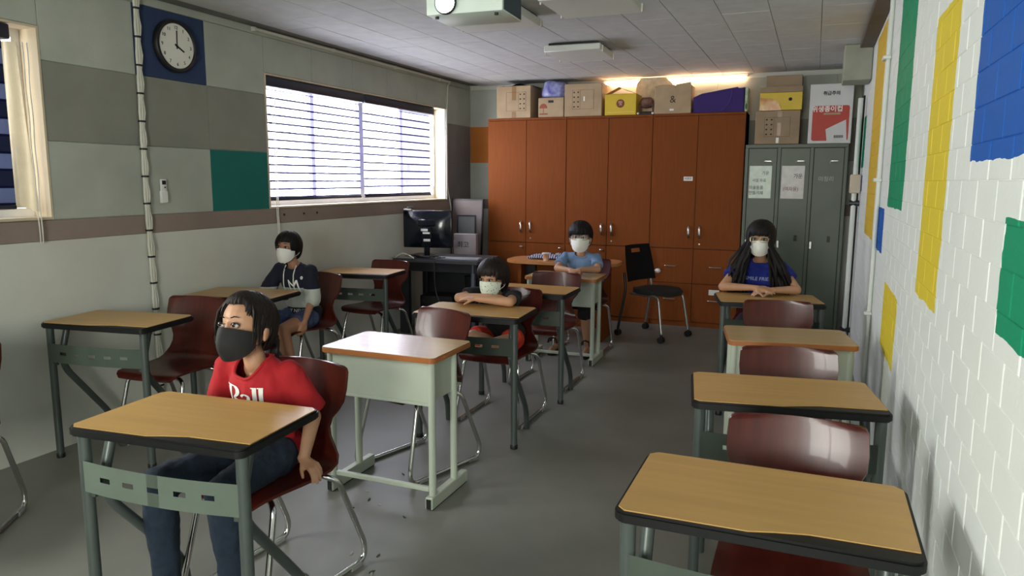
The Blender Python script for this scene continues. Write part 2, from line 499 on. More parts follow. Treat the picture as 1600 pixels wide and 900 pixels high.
# ---------------------------------------------------------------- right wall: white painted bricks with colour patches
def paint_mat():
    m = bpy.data.materials.new('white brick paint with colour patches'); m.use_nodes = True
    nt = m.node_tree; N = nt.nodes; L = nt.links; p = N['Principled BSDF']
    p.inputs['Roughness'].default_value = 0.55; p.inputs['Specular IOR Level'].default_value = 0.14
    g = N.new('ShaderNodeNewGeometry'); sp = N.new('ShaderNodeSeparateXYZ')
    nz = N.new('ShaderNodeTexNoise'); nz.inputs['Scale'].default_value = 7; nz.inputs['Detail'].default_value = 3
    L.new(g.outputs['Position'], nz.inputs['Vector'])
    off = N.new('ShaderNodeVectorMath'); off.operation = 'MULTIPLY_ADD'
    L.new(nz.outputs['Color'], off.inputs[0]); off.inputs[1].default_value = (0, 0.05, 0.03); off.inputs[2].default_value = (0, -0.025, -0.015)
    ad = N.new('ShaderNodeVectorMath'); ad.operation = 'ADD'
    L.new(g.outputs['Position'], ad.inputs[0]); L.new(off.outputs[0], ad.inputs[1])
    L.new(ad.outputs[0], sp.inputs[0])

    def math_(op, a, bb):
        n = N.new('ShaderNodeMath'); n.operation = op
        for k, q in enumerate((a, bb)):
            if isinstance(q, (int, float)): n.inputs[k].default_value = q
            else: L.new(q, n.inputs[k])
        return n.outputs[0]
    base = N.new('ShaderNodeTexNoise'); base.inputs['Scale'].default_value = 3
    L.new(g.outputs['Position'], base.inputs['Vector'])
    rp = N.new('ShaderNodeValToRGB'); rp.color_ramp.elements[0].color = lin(226, 232, 225); rp.color_ramp.elements[1].color = lin(238, 242, 236)
    L.new(base.outputs['Fac'], rp.inputs[0]); col = rp.outputs[0]
    for y0, y1, z0, z1, rgb in PATCHES:
        k = math_('MULTIPLY', math_('MULTIPLY', math_('GREATER_THAN', sp.outputs[1], y0), math_('LESS_THAN', sp.outputs[1], y1)),
                  math_('MULTIPLY', math_('GREATER_THAN', sp.outputs[2], z0), math_('LESS_THAN', sp.outputs[2], z1)))
        mx = N.new('ShaderNodeMix'); mx.data_type = 'RGBA'
        L.new(k, mx.inputs[0]); L.new(col, mx.inputs[6]); mx.inputs[7].default_value = lin(*rgb); col = mx.outputs[2]
    L.new(col, p.inputs['Base Color'])
    n2 = N.new('ShaderNodeTexNoise'); n2.inputs['Scale'].default_value = 45
    L.new(g.outputs['Position'], n2.inputs['Vector'])
    bp = N.new('ShaderNodeBump'); bp.inputs['Strength'].default_value = 0.25; bp.inputs['Distance'].default_value = 0.004
    L.new(n2.outputs['Fac'], bp.inputs['Height']); L.new(bp.outputs[0], p.inputs['Normal'])
    return m


BLUE, YEL, GRN = (22, 92, 178), (226, 204, 62), (24, 146, 104)
PATCHES = [(0.2, 2.20, 1.55, 2.6, BLUE), (0.2, 1.755, 1.19, 1.43, GRN), (2.54, 3.02, 1.10, 2.06, YEL), (3.69, 4.41, 1.37, 2.6, GRN),
           (4.55, 5.12, 1.10, 1.35, BLUE), (3.57, 4.22, 0.66, 0.99, YEL), (5.33, 6.15, 1.12, 2.52, (222, 186, 66)),
           (6.9, 7.25, 1.62, 2.05, GRN), (6.9, 7.2, 1.42, 1.55, BLUE)]
M['brick'] = paint_mat()
b = MB(); b.box(XR + 0.002, XR + 0.2, YF, YB + 0.2, 0, 2.60)
wall_right = tag(b.build('wall_right', M['brick'], smooth=False), kind='structure')
BW, BH = 0.213, 0.0885


def brick_shape(b, dx=0.0):
    b.box(XR - 0.006 + dx, XR + 0.008, 0, 0, 0, 0) if False else None


bb = MB(); hw, hh = BW / 2 - 0.0032, BH / 2 - 0.0006
v = [bb.bm.verts.new(p) for p in ((0.012, -hw, -hh), (0.012, hw, -hh), (0.012, hw, hh), (0.012, -hw, hh))]
w = [bb.bm.verts.new(p) for p in ((0.0014, -hw, -hh), (0.0014, hw, -hh), (0.0014, hw, hh), (0.0014, -hw, hh))]
u = [bb.bm.verts.new(p) for p in ((0, -hw + 0.004, -hh + 0.0015), (0, hw - 0.004, -hh + 0.0015), (0, hw - 0.004, hh - 0.0015), (0, -hw + 0.004, hh - 0.0015))]
bb.bm.faces.new(u)
for A, B in ((v, w), (w, u)):
    for k in range(4): bb.bm.faces.new((A[k], A[(k + 1) % 4], B[(k + 1) % 4], B[k]))
brick_me = bb.mesh('brick', M['brick'], smooth=False)
cand = []
for r in range(29):
    z = (r + 0.5) * BH
    if z > 2.57: continue
    for k in range(-3, 40):
        y = k * BW + (BW / 2 if r % 2 else 0) + 0.05
        if y > YB - 0.1 or y < 0.9: continue
        d = (y * y + 0.13 + (z - 1.5) ** 2)
        px = V((XR, y, z - 1.5)); c = px.dot(fwd)
        inview = c > 0.1 and abs(px.dot(rgt) / c * F_PX) < 830 and abs(px.dot(dwn) / c * F_PX) < 480
        if z < 0.55 and y > 2.2: inview = False
        cand.append((0 if inview else 1, d, y, z))
cand.sort()
rest = MB()
for i, (iv, d, y, z) in enumerate(cand):
    dx = random.uniform(-0.0004, 0.0004)
    if i < 300:
        o = linked('brick', brick_me, wall_right, (XR + dx, y, z)); o.rotation_euler = (0, random.uniform(-.001, .001), random.uniform(-.003, .003))
    else:
        g = bmesh.new(); g.from_mesh(brick_me); bmesh.ops.translate(g, verts=g.verts[:], vec=(XR + dx, y, z))
        tmp = bpy.data.meshes.new('t'); g.to_mesh(tmp); g.free(); rest.bm.from_mesh(tmp); bpy.data.meshes.remove(tmp)
tag(rest.build('far_bricks', M['brick'], wall_right, smooth=False), kind='stuff')

# ceiling edge trim and the boxed beam over the lockers
b = MB(); b.box(XR - 0.10, XR - 0.004, 1.0, 6.85, ZC - 0.035, ZC + 0.002, bev=0.004)
tag(b.build('trim_1', M['brown_trim'], smooth=False), kind='structure')
b = MB(); b.box(0.15, XR - 0.004, 6.6, 6.95, 2.30, ZC - 0.002, bev=0.006)
tag(b.build('trim_2', mat('grey green painted box', (150, 154, 138), 0.7), smooth=False), kind='structure')

# ---------------------------------------------------------------- wall fittings
# clock on the blue panel
ck = thing('wall_clock', 'round black-rimmed clock with a white face on the navy panel', 'clock', (XL + 0.001, 3.63, 2.325), PI / 2)
ROTX = Matrix.Rotation(PI / 2, 4, 'X')
b = MB(); b.lathe([(0.155, 0), (0.162, 0.008), (0.162, 0.03), (0.155, 0.04), (0.140, 0.042), (0.136, 0.034), (0.02, 0.033)], seg=48); b.xf(ROTX); b.build('rim', M['black'], ck)
b = MB(); b.lathe([(0.137, 0.030), (0.137, 0.0345), (0.02, 0.0347)], seg=48); b.xf(ROTX); b.build('dial', mat('clock dial', (226, 226, 214), 0.5, var=0.01), ck)
for h in range(1, 13):
    a = PI / 2 - h * PI / 6
    lettering(str(h), 0.030, M['ink'], ck, (0.112 * math.cos(a), -0.0352, 0.112 * math.sin(a)), name='numeral')
for nm, ang, ln, wd in (('minute_hand', math.radians(88), 0.095, 0.0035), ('hour_hand', math.radians(90 - 118), 0.062, 0.005)):
    b = MB(); b.box(-0.018, ln, -0.0385, -0.0365, -wd, wd); b.xf(Matrix.Rotation(-ang, 4, 'Y')); b.build(nm, M['ink'], ck, smooth=False)
b = MB(); b.lathe([(0.007, 0.034), (0.007, 0.040), (0.003, 0.041)], seg=12); b.xf(ROTX); b.build('hub', M['ink'], ck)

# remote control in its wall holder
rc = thing('remote_control', 'white remote control in a holder left of the green panel', 'remote control', (XL + 0.001, 3.478, 1.345), PI / 2)
b = MB(); b.box(-0.026, 0.026, -0.022, 0, 0, 0.075, bev=0.004); b.build('holder', M['white_pl'], rc)
b = MB(); b.box(-0.022, 0.022, -0.018, -0.003, 0.01, 0.15, bev=0.006, seg=2); b.build('handset', M['white_pl'], rc)
b = MB(); b.box(-0.015, 0.015, -0.0195, -0.0178, 0.115, 0.14, bev=0.001); b.build('display', M['black'], rc)
b = MB(); b.lathe([(0.005, 0), (0.005, 0.003), (0.002, 0.0035)], seg=10); b.xf(Matrix.Translation((0.006, -0.0175, 0.098)) @ ROTX); b.build('button', M['black'], rc)

# cable bundle with black ties climbing the left wall
cb = thing('cable_bundle', 'white cables tied in black bands running up the wall left of the clock', 'cable', (XL, 3.352, 0))
for k, (ox, oy) in enumerate(((0.010, -0.012), (0.012, 0.0), (0.010, 0.012))):
    pts = []
    for i in range(61):
        z = 0.02 + 2.55 * i / 60
        s = math.sin(z / 0.165 * PI) ** 2
        pts.append((0.004 + ox + 0.006 * s, oy * (0.7 + 0.75 * s) + 0.007 * math.sin(z * 3.1), z))
    b = MB(); b.tube(pts, 0.0085, 8); b.build('cable', M['cable'], cb)
for i in range(16):
    z = 0.0 + 0.165 * i + 0.02
    b = MB(); b.lathe([(0.021, 0), (0.0225, 0.003), (0.0225, 0.008), (0.021, 0.011)], seg=14); b.xf(Matrix.Translation((0.014, 0.007 * math.sin(z * 3.1), z)) @ Matrix.Diagonal((0.85, 1.1, 1, 1)))
    b.build('cable_tie', M['black'], cb)

# conduit along the top of the left wall, and its drop beside the window
b = MB(); b.tube([(XL + 0.016, 4.34, 2.566), (XL + 0.016, 7.44, 2.566)], 0.0125, 10)
for y in (4.36, 5.3, 6.3, 7.2): b.box(XL - 0.003, XL + 0.031, y - 0.012, y + 0.012, 2.549, 2.579, bev=0.002)
tag(b.build('ceiling_conduit', M['cable']), 'white conduit running under the ceiling above the far window', 'conduit')
b = MB(); b.tube(rounded([(XL + 0.01, 7.45, 2.556), (XL + 0.010, 7.40, 2.53), (XL + 0.010, 7.375, 2.29), (XL + 0.010, 7.372, 1.40), (XL + 0.012, 7.45, 1.20), (XL + 0.02, 7.50, 0.80), (XL + 0.05, 7.45, 0.02)], 0.06), 0.008, 8)
tag(b.build('window_cable', M['cable']), 'white cable dropping down the right edge of the far window', 'cable')
b = MB(); b.box(XL - 0.0, XL + 0.016, 7.346, 7.366, 1.28, 2.265, bev=0.003)
tag(b.build('cable_cover', M['white_frame']), 'white strip along the right edge of the far window', 'cable cover')
for k, y in enumerate((4.62, 4.86, 5.03)):
    b = MB(); b.box(XL + 0.002, XL + 0.010, y - 0.008, y + 0.008, 1.215, 1.232, bev=0.002)
    tag(b.build('wall_hook', M['black']), ['small dark hook on the taupe band, nearest the green panel', 'small dark hook on the taupe band, middle of three', 'small dark hook on the taupe band, farthest from the green panel'][k], 'hook', 'hooks on the taupe band')

# painted conduits and box on the right wall
M['pipe'] = mat('white painted pipe', (214, 219, 212), 0.4, var=0.02)
rp = thing('wall_pipe', 'pair of white painted pipes on the brick wall beside the blue patch', 'pipe', (XR, 4.90, 0))
for dy, r in ((-0.02, 0.012), (0.025, 0.009)):
    b = MB(); b.tube([(-r - 0.003, dy, 0.19), (-r - 0.003, dy, 2.56)], r, 12); b.build('pipe', M['pipe'], rp)
b = MB(); b.box(-0.07, -0.001, -0.07, 0.085, 0.0, 0.20, bev=0.008); b.build('base_box', M['pipe'], rp)
for z in (0.7, 1.5, 2.2):
    b = MB(); b.box(-0.045, -0.001, -0.045, 0.06, z, z + 0.02, bev=0.003); b.build('pipe_clip', M['pipe'], rp)
vp = thing('utility_pipe', 'white pipe with a dark valve and pale box beside the lockers', 'pipe', (XR, 7.02, 0))
b = MB(); b.tube([(-0.05, 0, 0.03), (-0.05, 0, 2.2)], 0.02, 12); b.build('pipe', M['pipe'], vp)
b = MB(); b.tube([(-0.024, 0.09, 0.0), (-0.024, 0.09, 2.23)], 0.014, 10); b.build('dark_cable', M['black'], vp)
b = MB(); b.box(-0.09, -0.002, -0.055, 0.055, 1.40, 1.56, bev=0.008); b.build('junction_box', M['cream'], vp)
b = MB(); b.tube([(-0.085, 0, 1.315), (-0.005, 0, 1.315)], 0.026, 14); b.build('valve', mat('dark metal', (70, 72, 74), 0.35, 0.8), vp)
b = MB(); b.tube([(-0.085, 0, 0.20), (-0.005, 0, 0.20)], 0.024, 14); b.build('elbow_joint', M['black'], vp)

# ---------------------------------------------------------------- ceiling lamps and projector
M['lamp'] = mat('lamp diffuser, off', (214, 216, 208), 0.5, var=0.01)
def lamp(label, x, y, rz, w=0.62, d=0.62):
    o = thing('ceiling_lamp', label, 'ceiling lamp', (x, y, ZC - 0.072), rz, 'flat ceiling lamps, switched off')
    b = MB(); b.box(-w / 2, w / 2, -d / 2, d / 2, 0, 0.05, bev=0.006); b.build('diffuser', M['lamp'], o)
    b = MB(); b.box(-w / 2 + 0.03, w / 2 - 0.03, -d / 2 + 0.03, d / 2 - 0.03, 0.05, 0.071); b.build('mount_plate', M['black'], o, smooth=False)
    for sx in (-1, 1):
        for sy_ in (-1, 1):
            b = MB(); b.tube([(sx * (w / 2 + 0.004), sy_ * (d / 2 - 0.06), -0.008), (sx * (w / 2 + 0.004), sy_ * (d / 2 - 0.06), 0.04)], 0.005, 8); b.build('corner_clip', M['chain'], o)
lamp('flat square ceiling lamp nearest the cupboards', -1.85, 5.96, math.radians(2), 0.46, 0.52)
lamp('flat square ceiling lamp partly behind the projector', -2.02, 4.50, math.radians(2), 0.56, 0.56)
lamp('flat square ceiling lamp right of the projector', -1.28, 4.34, 0, 0.50, 0.50)
M['proj'] = mat('pale green grey plastic', (206, 218, 208), 0.4, var=0.02)
pj = thing('projector', 'ceiling projector with a glowing lens', 'projector', (-1.67, 3.55, 2.315), math.radians(3))
b = MB(); b.box(-0.205, 0.205, -0.145, 0.145, 0, 0.115, bev=0.008, seg=2); b.build('casing', M['proj'], pj)
b = MB(); b.box(0.2045, 0.2075, -0.13, 0.13, 0.008, 0.108, bev=0.001); b.build('dark_side_panel', mat('dark blue grey panel', (44, 62, 74), 0.6), pj)  # panel on the right side, darker than the casing
b = MB(); b.lathe([(0.058, 0), (0.058, 0.012), (0.052, 0.016), (0.048, 0.006), (0.01, 0.004)], seg=28); b.xf(Matrix.Translation((-0.095, -0.145, 0.055)) @ ROTX); b.build('lens_ring', M['black'], pj)
b = MB(); b.lathe([(0.047, 0.006), (0.042, 0.016), (0.028, 0.025), (0.004, 0.029)], seg=24); b.xf(Matrix.Translation((-0.095, -0.145, 0.055)) @ ROTX); b.build('lens', emit('projector beam', (225, 255, 250), 40), pj)  # lens disc widened to take in its glare
for x in (-0.16, 0.16):
    b = MB(); b.tube([(x, -0.11, -0.012), (x, -0.11, 0.004)], 0.01, 10); b.build('foot', M['black'], pj)
b = MB(); b.tube([(0, 0, 0.11), (0, 0, ZC - 2.315)], 0.024, 14); b.box(-0.09, 0.09, -0.09, 0.09, ZC - 2.315 - 0.012, ZC - 2.315 - 0.001, bev=0.002); b.build('ceiling_mount', M['white_pl'], pj)
sl = bpy.data.lights.new('projector_beam', 'SPOT'); sl.energy = 35; sl.spot_size = math.radians(42); sl.spot_blend = 0.2; sl.color = (0.85, 1.0, 0.97); sl.shadow_soft_size = 0.03
so = bpy.data.objects.new('projector_beam', sl); COL.objects.link(so); so.parent = pj; so.location = (-0.095, -0.19, 0.055); so.rotation_euler = (math.radians(-82), 0, 0)

# ---------------------------------------------------------------- wardrobes
M['cherry'] = mat('cherry laminate', (122, 64, 24), 0.6, vscale=5, stretch=(9, 9, 0.7), var=0.04, spec=0.12)
M['cherry_edge'] = mat('dark joint in cherry laminate', (64, 30, 16), 0.6)
M['steel'] = mat('brushed steel', (200, 200, 196), 0.28, 1.0, var=0.02)
YW = 7.6; WZ = 2.165
def cupboard(x0, x1, label, drawers):
    w = x1 - x0; o = thing('cupboard', label, 'cupboard', ((x0 + x1) / 2, YW, 0), 0, 'cherry cupboards along the back wall')
    b = MB(); b.box(-w / 2 + 0.001, w / 2 - 0.001, 0.022, 0.382, 0.0, WZ, bev=0.001); b.build('carcass', M['cherry_edge'], o, smooth=False)
    b = MB(); b.box(-w / 2 + 0.001, w / 2 - 0.001, 0.0, 0.384, WZ - 0.02, WZ + 0.002, bev=0.001); b.build('top_board', M['cherry'], o, smooth=False)
    for s in (-1, 1):
        b = MB(); b.box(s * (w / 2 - 0.001) - (0.018 if s > 0 else 0), s * (w / 2 - 0.001) + (0.018 if s < 0 else 0), 0.004, 0.383, 0, WZ - 0.02); b.build('side_board', M['cherry'], o, smooth=False)
    b = MB(); b.box(-w / 2 + 0.02, w / 2 - 0.02, 0.012, 0.03, 0.0, 0.05); b.build('plinth', M['cherry'], o, smooth=False)
    for s in (-1, 1):
        xa, xb = (-w / 2 + 0.004, -0.0025) if s < 0 else (0.0025, w / 2 - 0.004)
        xc = (xa + xb) / 2
        b = MB(); b.box(xa, xb, 0, 0.018, 0.815, WZ - 0.024, bev=0.0015); d = b.build('door', M['cherry'], o, smooth=False)
        xh = s * 0.055
        b = MB(); b.tube(rounded([(xh, -0.001, 0.925), (xh, -0.028, 0.945), (xh, -0.028, 1.025), (xh, -0.001, 1.045)], 0.02), [0.009] * 12, 10, flat=(1.2, 0.8)); b.build('handle', M['steel'], d)
        if s > 0:
            b = MB(); b.lathe([(0.009, 0), (0.009, 0.003), (0.003, 0.004)], seg=12); b.xf(Matrix.Translation((xh, 0, 0.86)) @ ROTX); b.build('lock', M['steel'], d)
        if drawers:
            for z0, z1, zh in ((0.455, 0.808, 0.63), (0.055, 0.449, 0.285)):
                b = MB(); b.box(xa, xb, 0, 0.018, z0, z1, bev=0.0015); d = b.build('drawer', M['cherry'], o, smooth=False)
                b = MB(); b.tube(rounded([(xc - 0.06, 0, zh), (xc - 0.055, -0.022, zh), (xc + 0.055, -0.022, zh), (xc + 0.06, 0, zh)], 0.012), 0.006, 8); b.build('bar_handle', M['steel'], d)
                if s > 0 and z0 < 0.1:
                    b = MB(); b.box(xc - 0.055, xc + 0.05, -0.0015, 0, 0.345, 0.40); b.build('paper_label', M['white_pl'], d, smooth=False)
        else:
            b = MB(); b.box(xa, xb, 0, 0.018, 0.055, 0.808, bev=0.0015); d = b.build('lower_door', M['cherry'], o, smooth=False)
            b = MB(); b.ell((xb - 0.05 if s < 0 else xb - 0.05, -0.012, 0.765), (0.022, 0.012, 0.011)); b.build('knob', M['steel'], d)
    return o
cupboard(-3.415, -2.495, 'left cherry wood cupboard, behind the computer table', False)
cupboard(-2.493, -1.572, 'middle cherry wood cupboard, behind the boy in pale blue', False)
c3 = cupboard(-1.570, -0.665, 'right cherry wood cupboard with drawers, beside the grey lockers', True)
tg = MB(); tg.box(-0.045, 0.045, -0.0015, 0.0, -0.021, 0.021); t = tg.build('name_tag', M['white_pl'], c3, smooth=False, loc=(-0.08, -0.0002, 1.52))
lettering('비품함', 0.026, M['ink'], t, (0, -0.002, 0))

# ---------------------------------------------------------------- lockers
M['locker'] = mat('grey green steel', (74, 84, 70), 0.42, 0.0, var=0.03)
M['locker_gap'] = mat('locker joint', (62, 68, 62), 0.7)
lk = thing('locker_cabinet', 'grey green steel locker cabinet with three doors', 'locker', (-0.195, 7.55, 0))
b = MB(); b.box(-0.455, 0.455, 0.02, 0.43, 0.0, 1.845, bev=0.002); b.build('carcass', M['locker_gap'], lk, smooth=False)
b = MB(); b.box(-0.456, 0.456, 0, 0.43, 1.815, 1.848, bev=0.002); b.box(-0.456, 0.456, 0, 0.03, 0.0, 0.09, bev=0.002)
for x in (-0.456, -0.160, 0.132, 0.428): b.box(x, x + 0.028, 0, 0.03, 0.09, 1.815, bev=0.001)
b.build('frame', M['locker'], lk, smooth=False)
for s in (-1, 1):
    b = MB(); b.box(s * 0.456 - 0.002, s * 0.456 + 0.002, 0.03, 0.43, 0.0, 1.815); b.build('side_sheet', M['locker'], lk, smooth=False)
M['film'] = mat('glossy laminated paper', (176, 190, 172), 0.3, var=0.05, vscale=16, bump=0.2, bscale=22)  # both paper colours lightened to hold the glare
M['film_b'] = mat('glossy laminated paper, warm', (162, 158, 152), 0.3, var=0.05, vscale=16, bump=0.2, bscale=22)
for k, xc in enumerate((-0.294, -0.000, 0.294)):
    b = MB(); b.box(xc - 0.130, xc + 0.130, 0.004, 0.022, 0.095, 1.811, bev=0.003); d = b.build('door', M['locker'], lk, smooth=False)
    b = MB()
    b.tube(rounded([(xc + 0.01, 0.004, 1.665), (xc + 0.015, -0.006, 1.69), (xc + 0.085, -0.006, 1.69), (xc + 0.09, 0.004, 1.665)], 0.01), 0.005, 8); b.build('card_holder', M['steel'], d)
    b = MB(); b.box(xc + 0.04 - 0.012, xc + 0.04 + 0.012, -0.006, 0.006, 0.93, 0.985, bev=0.002) if k else b.box(xc - 0.06, xc - 0.036, -0.006, 0.006, 1.07, 1.12, bev=0.002)
    b.build('lock', M['black'], d)
    b = MB(); b.box(xc - 0.125, xc - 0.105, -0.008, 0.005, 0.86, 0.93, bev=0.003); b.build('latch', M['steel'], d)
    if k < 2:
        b = MB(); rows = [[(xc - 0.115 + 0.205 * i / 8, 0.001 - 0.002 * abs(math.sin(i * 1.7 + j)), 1.335 + 0.31 * j / 8) for i in range(9)] for j in range(9)]
        b.grid(rows, 0.001); p = b.build('paper_notice', M['film' if k == 0 else 'film_b'], lk); 
        lines = [('가운', 0.042, 0.045, 1.575, M['ink']), ('시설 자료', 0.036, -0.01, 1.505, M['ink']), ('미술용품', 0.040, -0.035, 1.435, M['ink']), ('만들기재', 0.040, -0.035, 1.385, M['ink'])] if k == 0 else [('가운', 0.05, 0.045, 1.545, M['ink']), ('(여자용)', 0.046, -0.015, 1.425, mat('dark red ink', (120, 30, 26), 0.8))]
        for s, sz, dx, z, m in lines:
            lettering(s, sz, m, p, (xc + dx - 0.012, -0.0035, z), sx=0.9)
lettering('미정리', 0.05, mat('pale marker', (168, 178, 168), 0.6), lk, (0.28, 0.003, 1.52), name='marker_writing')

# ---------------------------------------------------------------- boxes on top of the cupboards
M['card'] = mat('brown cardboard', (170, 147, 116), 0.85, var=0.05, vscale=8)
M['card_grey'] = mat('dusty cardboard', (150, 130, 104), 0.85, var=0.05, vscale=8)
M['tape'] = mat('brown parcel tape', (146, 112, 76), 0.3, var=0.02)
M['print'] = mat('dark brown print', (70, 54, 42), 0.85)
M['print_red'] = mat('faded red print', (150, 82, 66), 0.85)
Y0 = YW + 0.012
def carton(label, x0, x1, z0, z1, y0=Y0, depth=0.30, m='card', group='cartons stacked on the cupboards', name='cardboard_box', skew=0.0):
    o = thing(name, label, 'box', ((x0 + x1) / 2, y0, z0 + 0.001), skew, group)
    w, h = (x1 - x0) / 2, z1 - z0
    b = MB(); b.box(-w, w, 0, depth, 0, h - 0.002, bev=0.004); b.build('carton', M[m], o, smooth=False)
    return o, w, h
def icons(o, w, h, left, cx, rows=4):
    """handling print: a framed table with two columns of little marks"""
    f = MB(); x0, x1, z0, z1 = cx - w * 0.58, cx + w * 0.58, h * 0.22, h * 0.80; y = -0.0012
    for a, bb, c, d in ((x0, x1, z0, z0 + .002), (x0, x1, z1 - .002, z1), (x0, x0 + .002, z0, z1), (x1 - .002, x1, z0, z1)): f.box(a, bb, y, 0, c, d)
    xm = x0 + (x1 - x0) * (0.36 if left else 0.62); f.box(xm, xm + .0015, y, 0, z0, z1)
    f.build('printed_frame', M['print'], o, smooth=False)
    g = MB(); xa = (x0 + xm) / 2 if left else (xm + x1) / 2
    for r in range(rows):
        for s in (-1, 1):
            cz = z0 + (z1 - z0) * (r + 0.5) / rows; cx_ = xa + s * 0.022
            g.lathe([(0.009, 0), (0.009, 0.0014), (0.003, 0.0015)], seg=[6, 4, 8, 3][r % 4]) if False else g.box(cx_ - 0.008, cx_ + 0.008, y, 0, cz - 0.006, cz + 0.008)
    g.build('handling_marks', M['print'], o, smooth=False)
def strip(o, m, x0, x1, z0, z1, name='tape', d=0.0012):
    b = MB(); b.box(x0, x1, -d, 0.001, z0, z1); b.build(name, M[m], o, smooth=False)
ZT = WZ + 0.003
o, w, h = carton('taped brown carton at the left end of the cupboard top', -3.315, -2.915, ZT, 2.515, depth=0.34)
icons(o, w, h, False, 0.03); strip(o, 'tape', -0.02, 0.03, h * 0.55, h - 0.006); strip(o, 'tape', -0.02, 0.03, 0.004, h * 0.2)
b = MB(); b.grid([[(-0.19 + 0.05 * i, 0.05 + 0.27 * j / 5, h - 0.001 + 0.032 * math.sin(PI * i / 8) * (0.55 + 0.45 * math.cos(i * 1.3 + j))) for i in range(9)] for j in range(6)], 0.002); b.build('folded_bag', M['black'], o)
o, w, h = carton('small open carton with a red printed mark under the purple bag', -2.825, -2.538, ZT, 2.375)
strip(o, 'black', -0.03, 0.03, h - 0.055, h - 0.03, 'hand_hole')
b = MB(); b.lathe([(0.045, -0.0012), (0.045, 0.0)], seg=18) if False else b.prism([(-0.085 + 0.045 * math.cos(a), 0.095 + 0.05 * math.sin(a)) for a in [PI * k / 12 for k in range(13)]], 0, 0.0012); b.xf(FRONT); b.build('umbrella_mark', M['print_red'], o, smooth=False)
b = MB(); b.box(-0.088, -0.082, -0.0012, 0, 0.045, 0.1); b.box(-0.13, -0.035, -0.0012, 0, 0.028, 0.042); b.build('fragile_print', M['print_red'], o, smooth=False)
o, w, h = carton('large brown carton printed with handling marks, right of the purple bag', -2.528, -2.12, ZT, 2.508, depth=0.34)
icons(o, w, h, True, 0.0)
strip(o, 'white_pl', 0.005, 0.02, h * 0.46, h * 0.6, 'torn_patch')
# crumpled translucent bags
def lump(name, label, cat, loc, r, m, seed, amp=0.18, fq=6.0, group=None, flat=True, sq=1.0):
    b = MB(); b.ell((0, 0, 0), r, u=36, v=24)
    if sq != 1.0:
        for q in b.bm.verts: q.co = V([r[k] * math.copysign(abs(q.co[k] / r[k]) ** sq, q.co[k]) for k in range(3)])
    for vtx in b.bm.verts:
        n = noise.noise(vtx.co * fq + V((seed, 0, 0))) + 0.5 * noise.noise(vtx.co * fq * 2.6 + V((seed, 3, 0)))
        vtx.co *= 1 + amp * n
        if flat and vtx.co.z < -r[2] * 0.75: vtx.co.z = -r[2] * 0.75
        if vtx.co.z > r[2] * 0.95: vtx.co.z = r[2] * 0.95
    o = b.build(name, m, loc=(loc[0], loc[1], loc[2] + r[2] * 0.75), ang=60)
    return tag(o, label, cat, group)
def bagmat(name, a, bcol, rough=0.25):
    m = mat(name, a, rough, var=0.02)
    r = [n for n in m.node_tree.nodes if n.type == 'VALTORGB'][0]
    r.color_ramp.elements[0].color = lin(*a); r.color_ramp.elements[1].color = lin(*bcol)
    [n for n in m.node_tree.nodes if n.type == 'TEX_NOISE'][0].inputs['Scale'].default_value = 16
    return m
lump('plastic_bag', 'shiny purple and blue bag squeezed under the ceiling', 'bag', (-2.68, YW + 0.18, 2.378), (0.142, 0.14, 0.107), bagmat('purple foil', (84, 78, 150), (170, 176, 214)), 3.0, 0.13, 9.0, sq=0.62)
# yellow snack carton with its lid peaked
M['yellow'] = mat('yellow carton', (206, 176, 34), 0.45, var=0.04)
o, w, h = carton('yellow open box with a round red brown seal', -2.085, -1.755, ZT, 2.385, m='yellow', depth=0.26)
b = MB()
b.grid([[(-w, 0.005, h - 0.004), (-w, 0.12, h - 0.004)], [(-0.02, 0.02, h + 0.068), (-0.02, 0.13, h + 0.068)]], 0.003)
b.grid([[(w, 0.005, h - 0.004), (w, 0.12, h - 0.004)], [(0.0, 0.02, h + 0.060), (0.0, 0.13, h + 0.060)]], 0.003)
b.build('lid_flaps', M['card'], o, smooth=False)
b = MB(); b.prism([(0.043 * math.cos(2 * PI * k / 28), 0.118 + 0.043 * math.sin(2 * PI * k / 28)) for k in range(28)], 0, 0.0012); b.xf(FRONT); s = b.build('seal', mat('red brown seal', (116, 48, 36), 0.5), o, smooth=False)
M['seal_pale'] = mat('pale seal print', (226, 200, 150), 0.5)
lettering('맛', 0.05, M['seal_pale'], s, (0, -0.002, 0.118))
strip(o, 'seal_pale', -w + 0.02, w - 0.02, 0.03, 0.034, 'print_line')
# small patterned hat on a black stand
hs = thing('folded_hat', 'brown patterned hat on a small black stand right of the yellow box', 'hat', (-1.660, YW + 0.06, ZT + 0.001))
b = MB(); b.box(-0.08, 0.08, -0.03, 0.10, 0, 0.02, bev=0.004); b.box(-0.06, 0.05, 0.0, 0.10, 0.02, 0.034, bev=0.004); b.build('stand', M['black'], hs)
b = MB(); b.ell((-0.01, 0.05, 0.125), (0.075, 0.06, 0.055), u=24, v=14)
for q in b.bm.verts: q.co += V((0.02 * noise.noise(q.co * 20), 0, 0.012 * noise.noise(q.co * 25)))
b.tube([(0.03, 0.03, 0.15), (0.06, 0.02, 0.10), (0.065, 0.03, 0.03)], 0.008, 8)
b.tube([(-0.06, 0.03, 0.12), (-0.075, 0.03, 0.06), (-0.07, 0.03, 0.03)], 0.010, 8); b.build('hat_cloth', bagmat('brown print cloth', (70, 42, 40), (150, 110, 92), 0.8), hs)
for x in (-0.075, 0.075): 
    b = MB(); b.ell((x, -0.035, 0.012), (0.013, 0.01, 0.012), u=10, v=8); b.build('white_cap', M['white_pl'], hs)
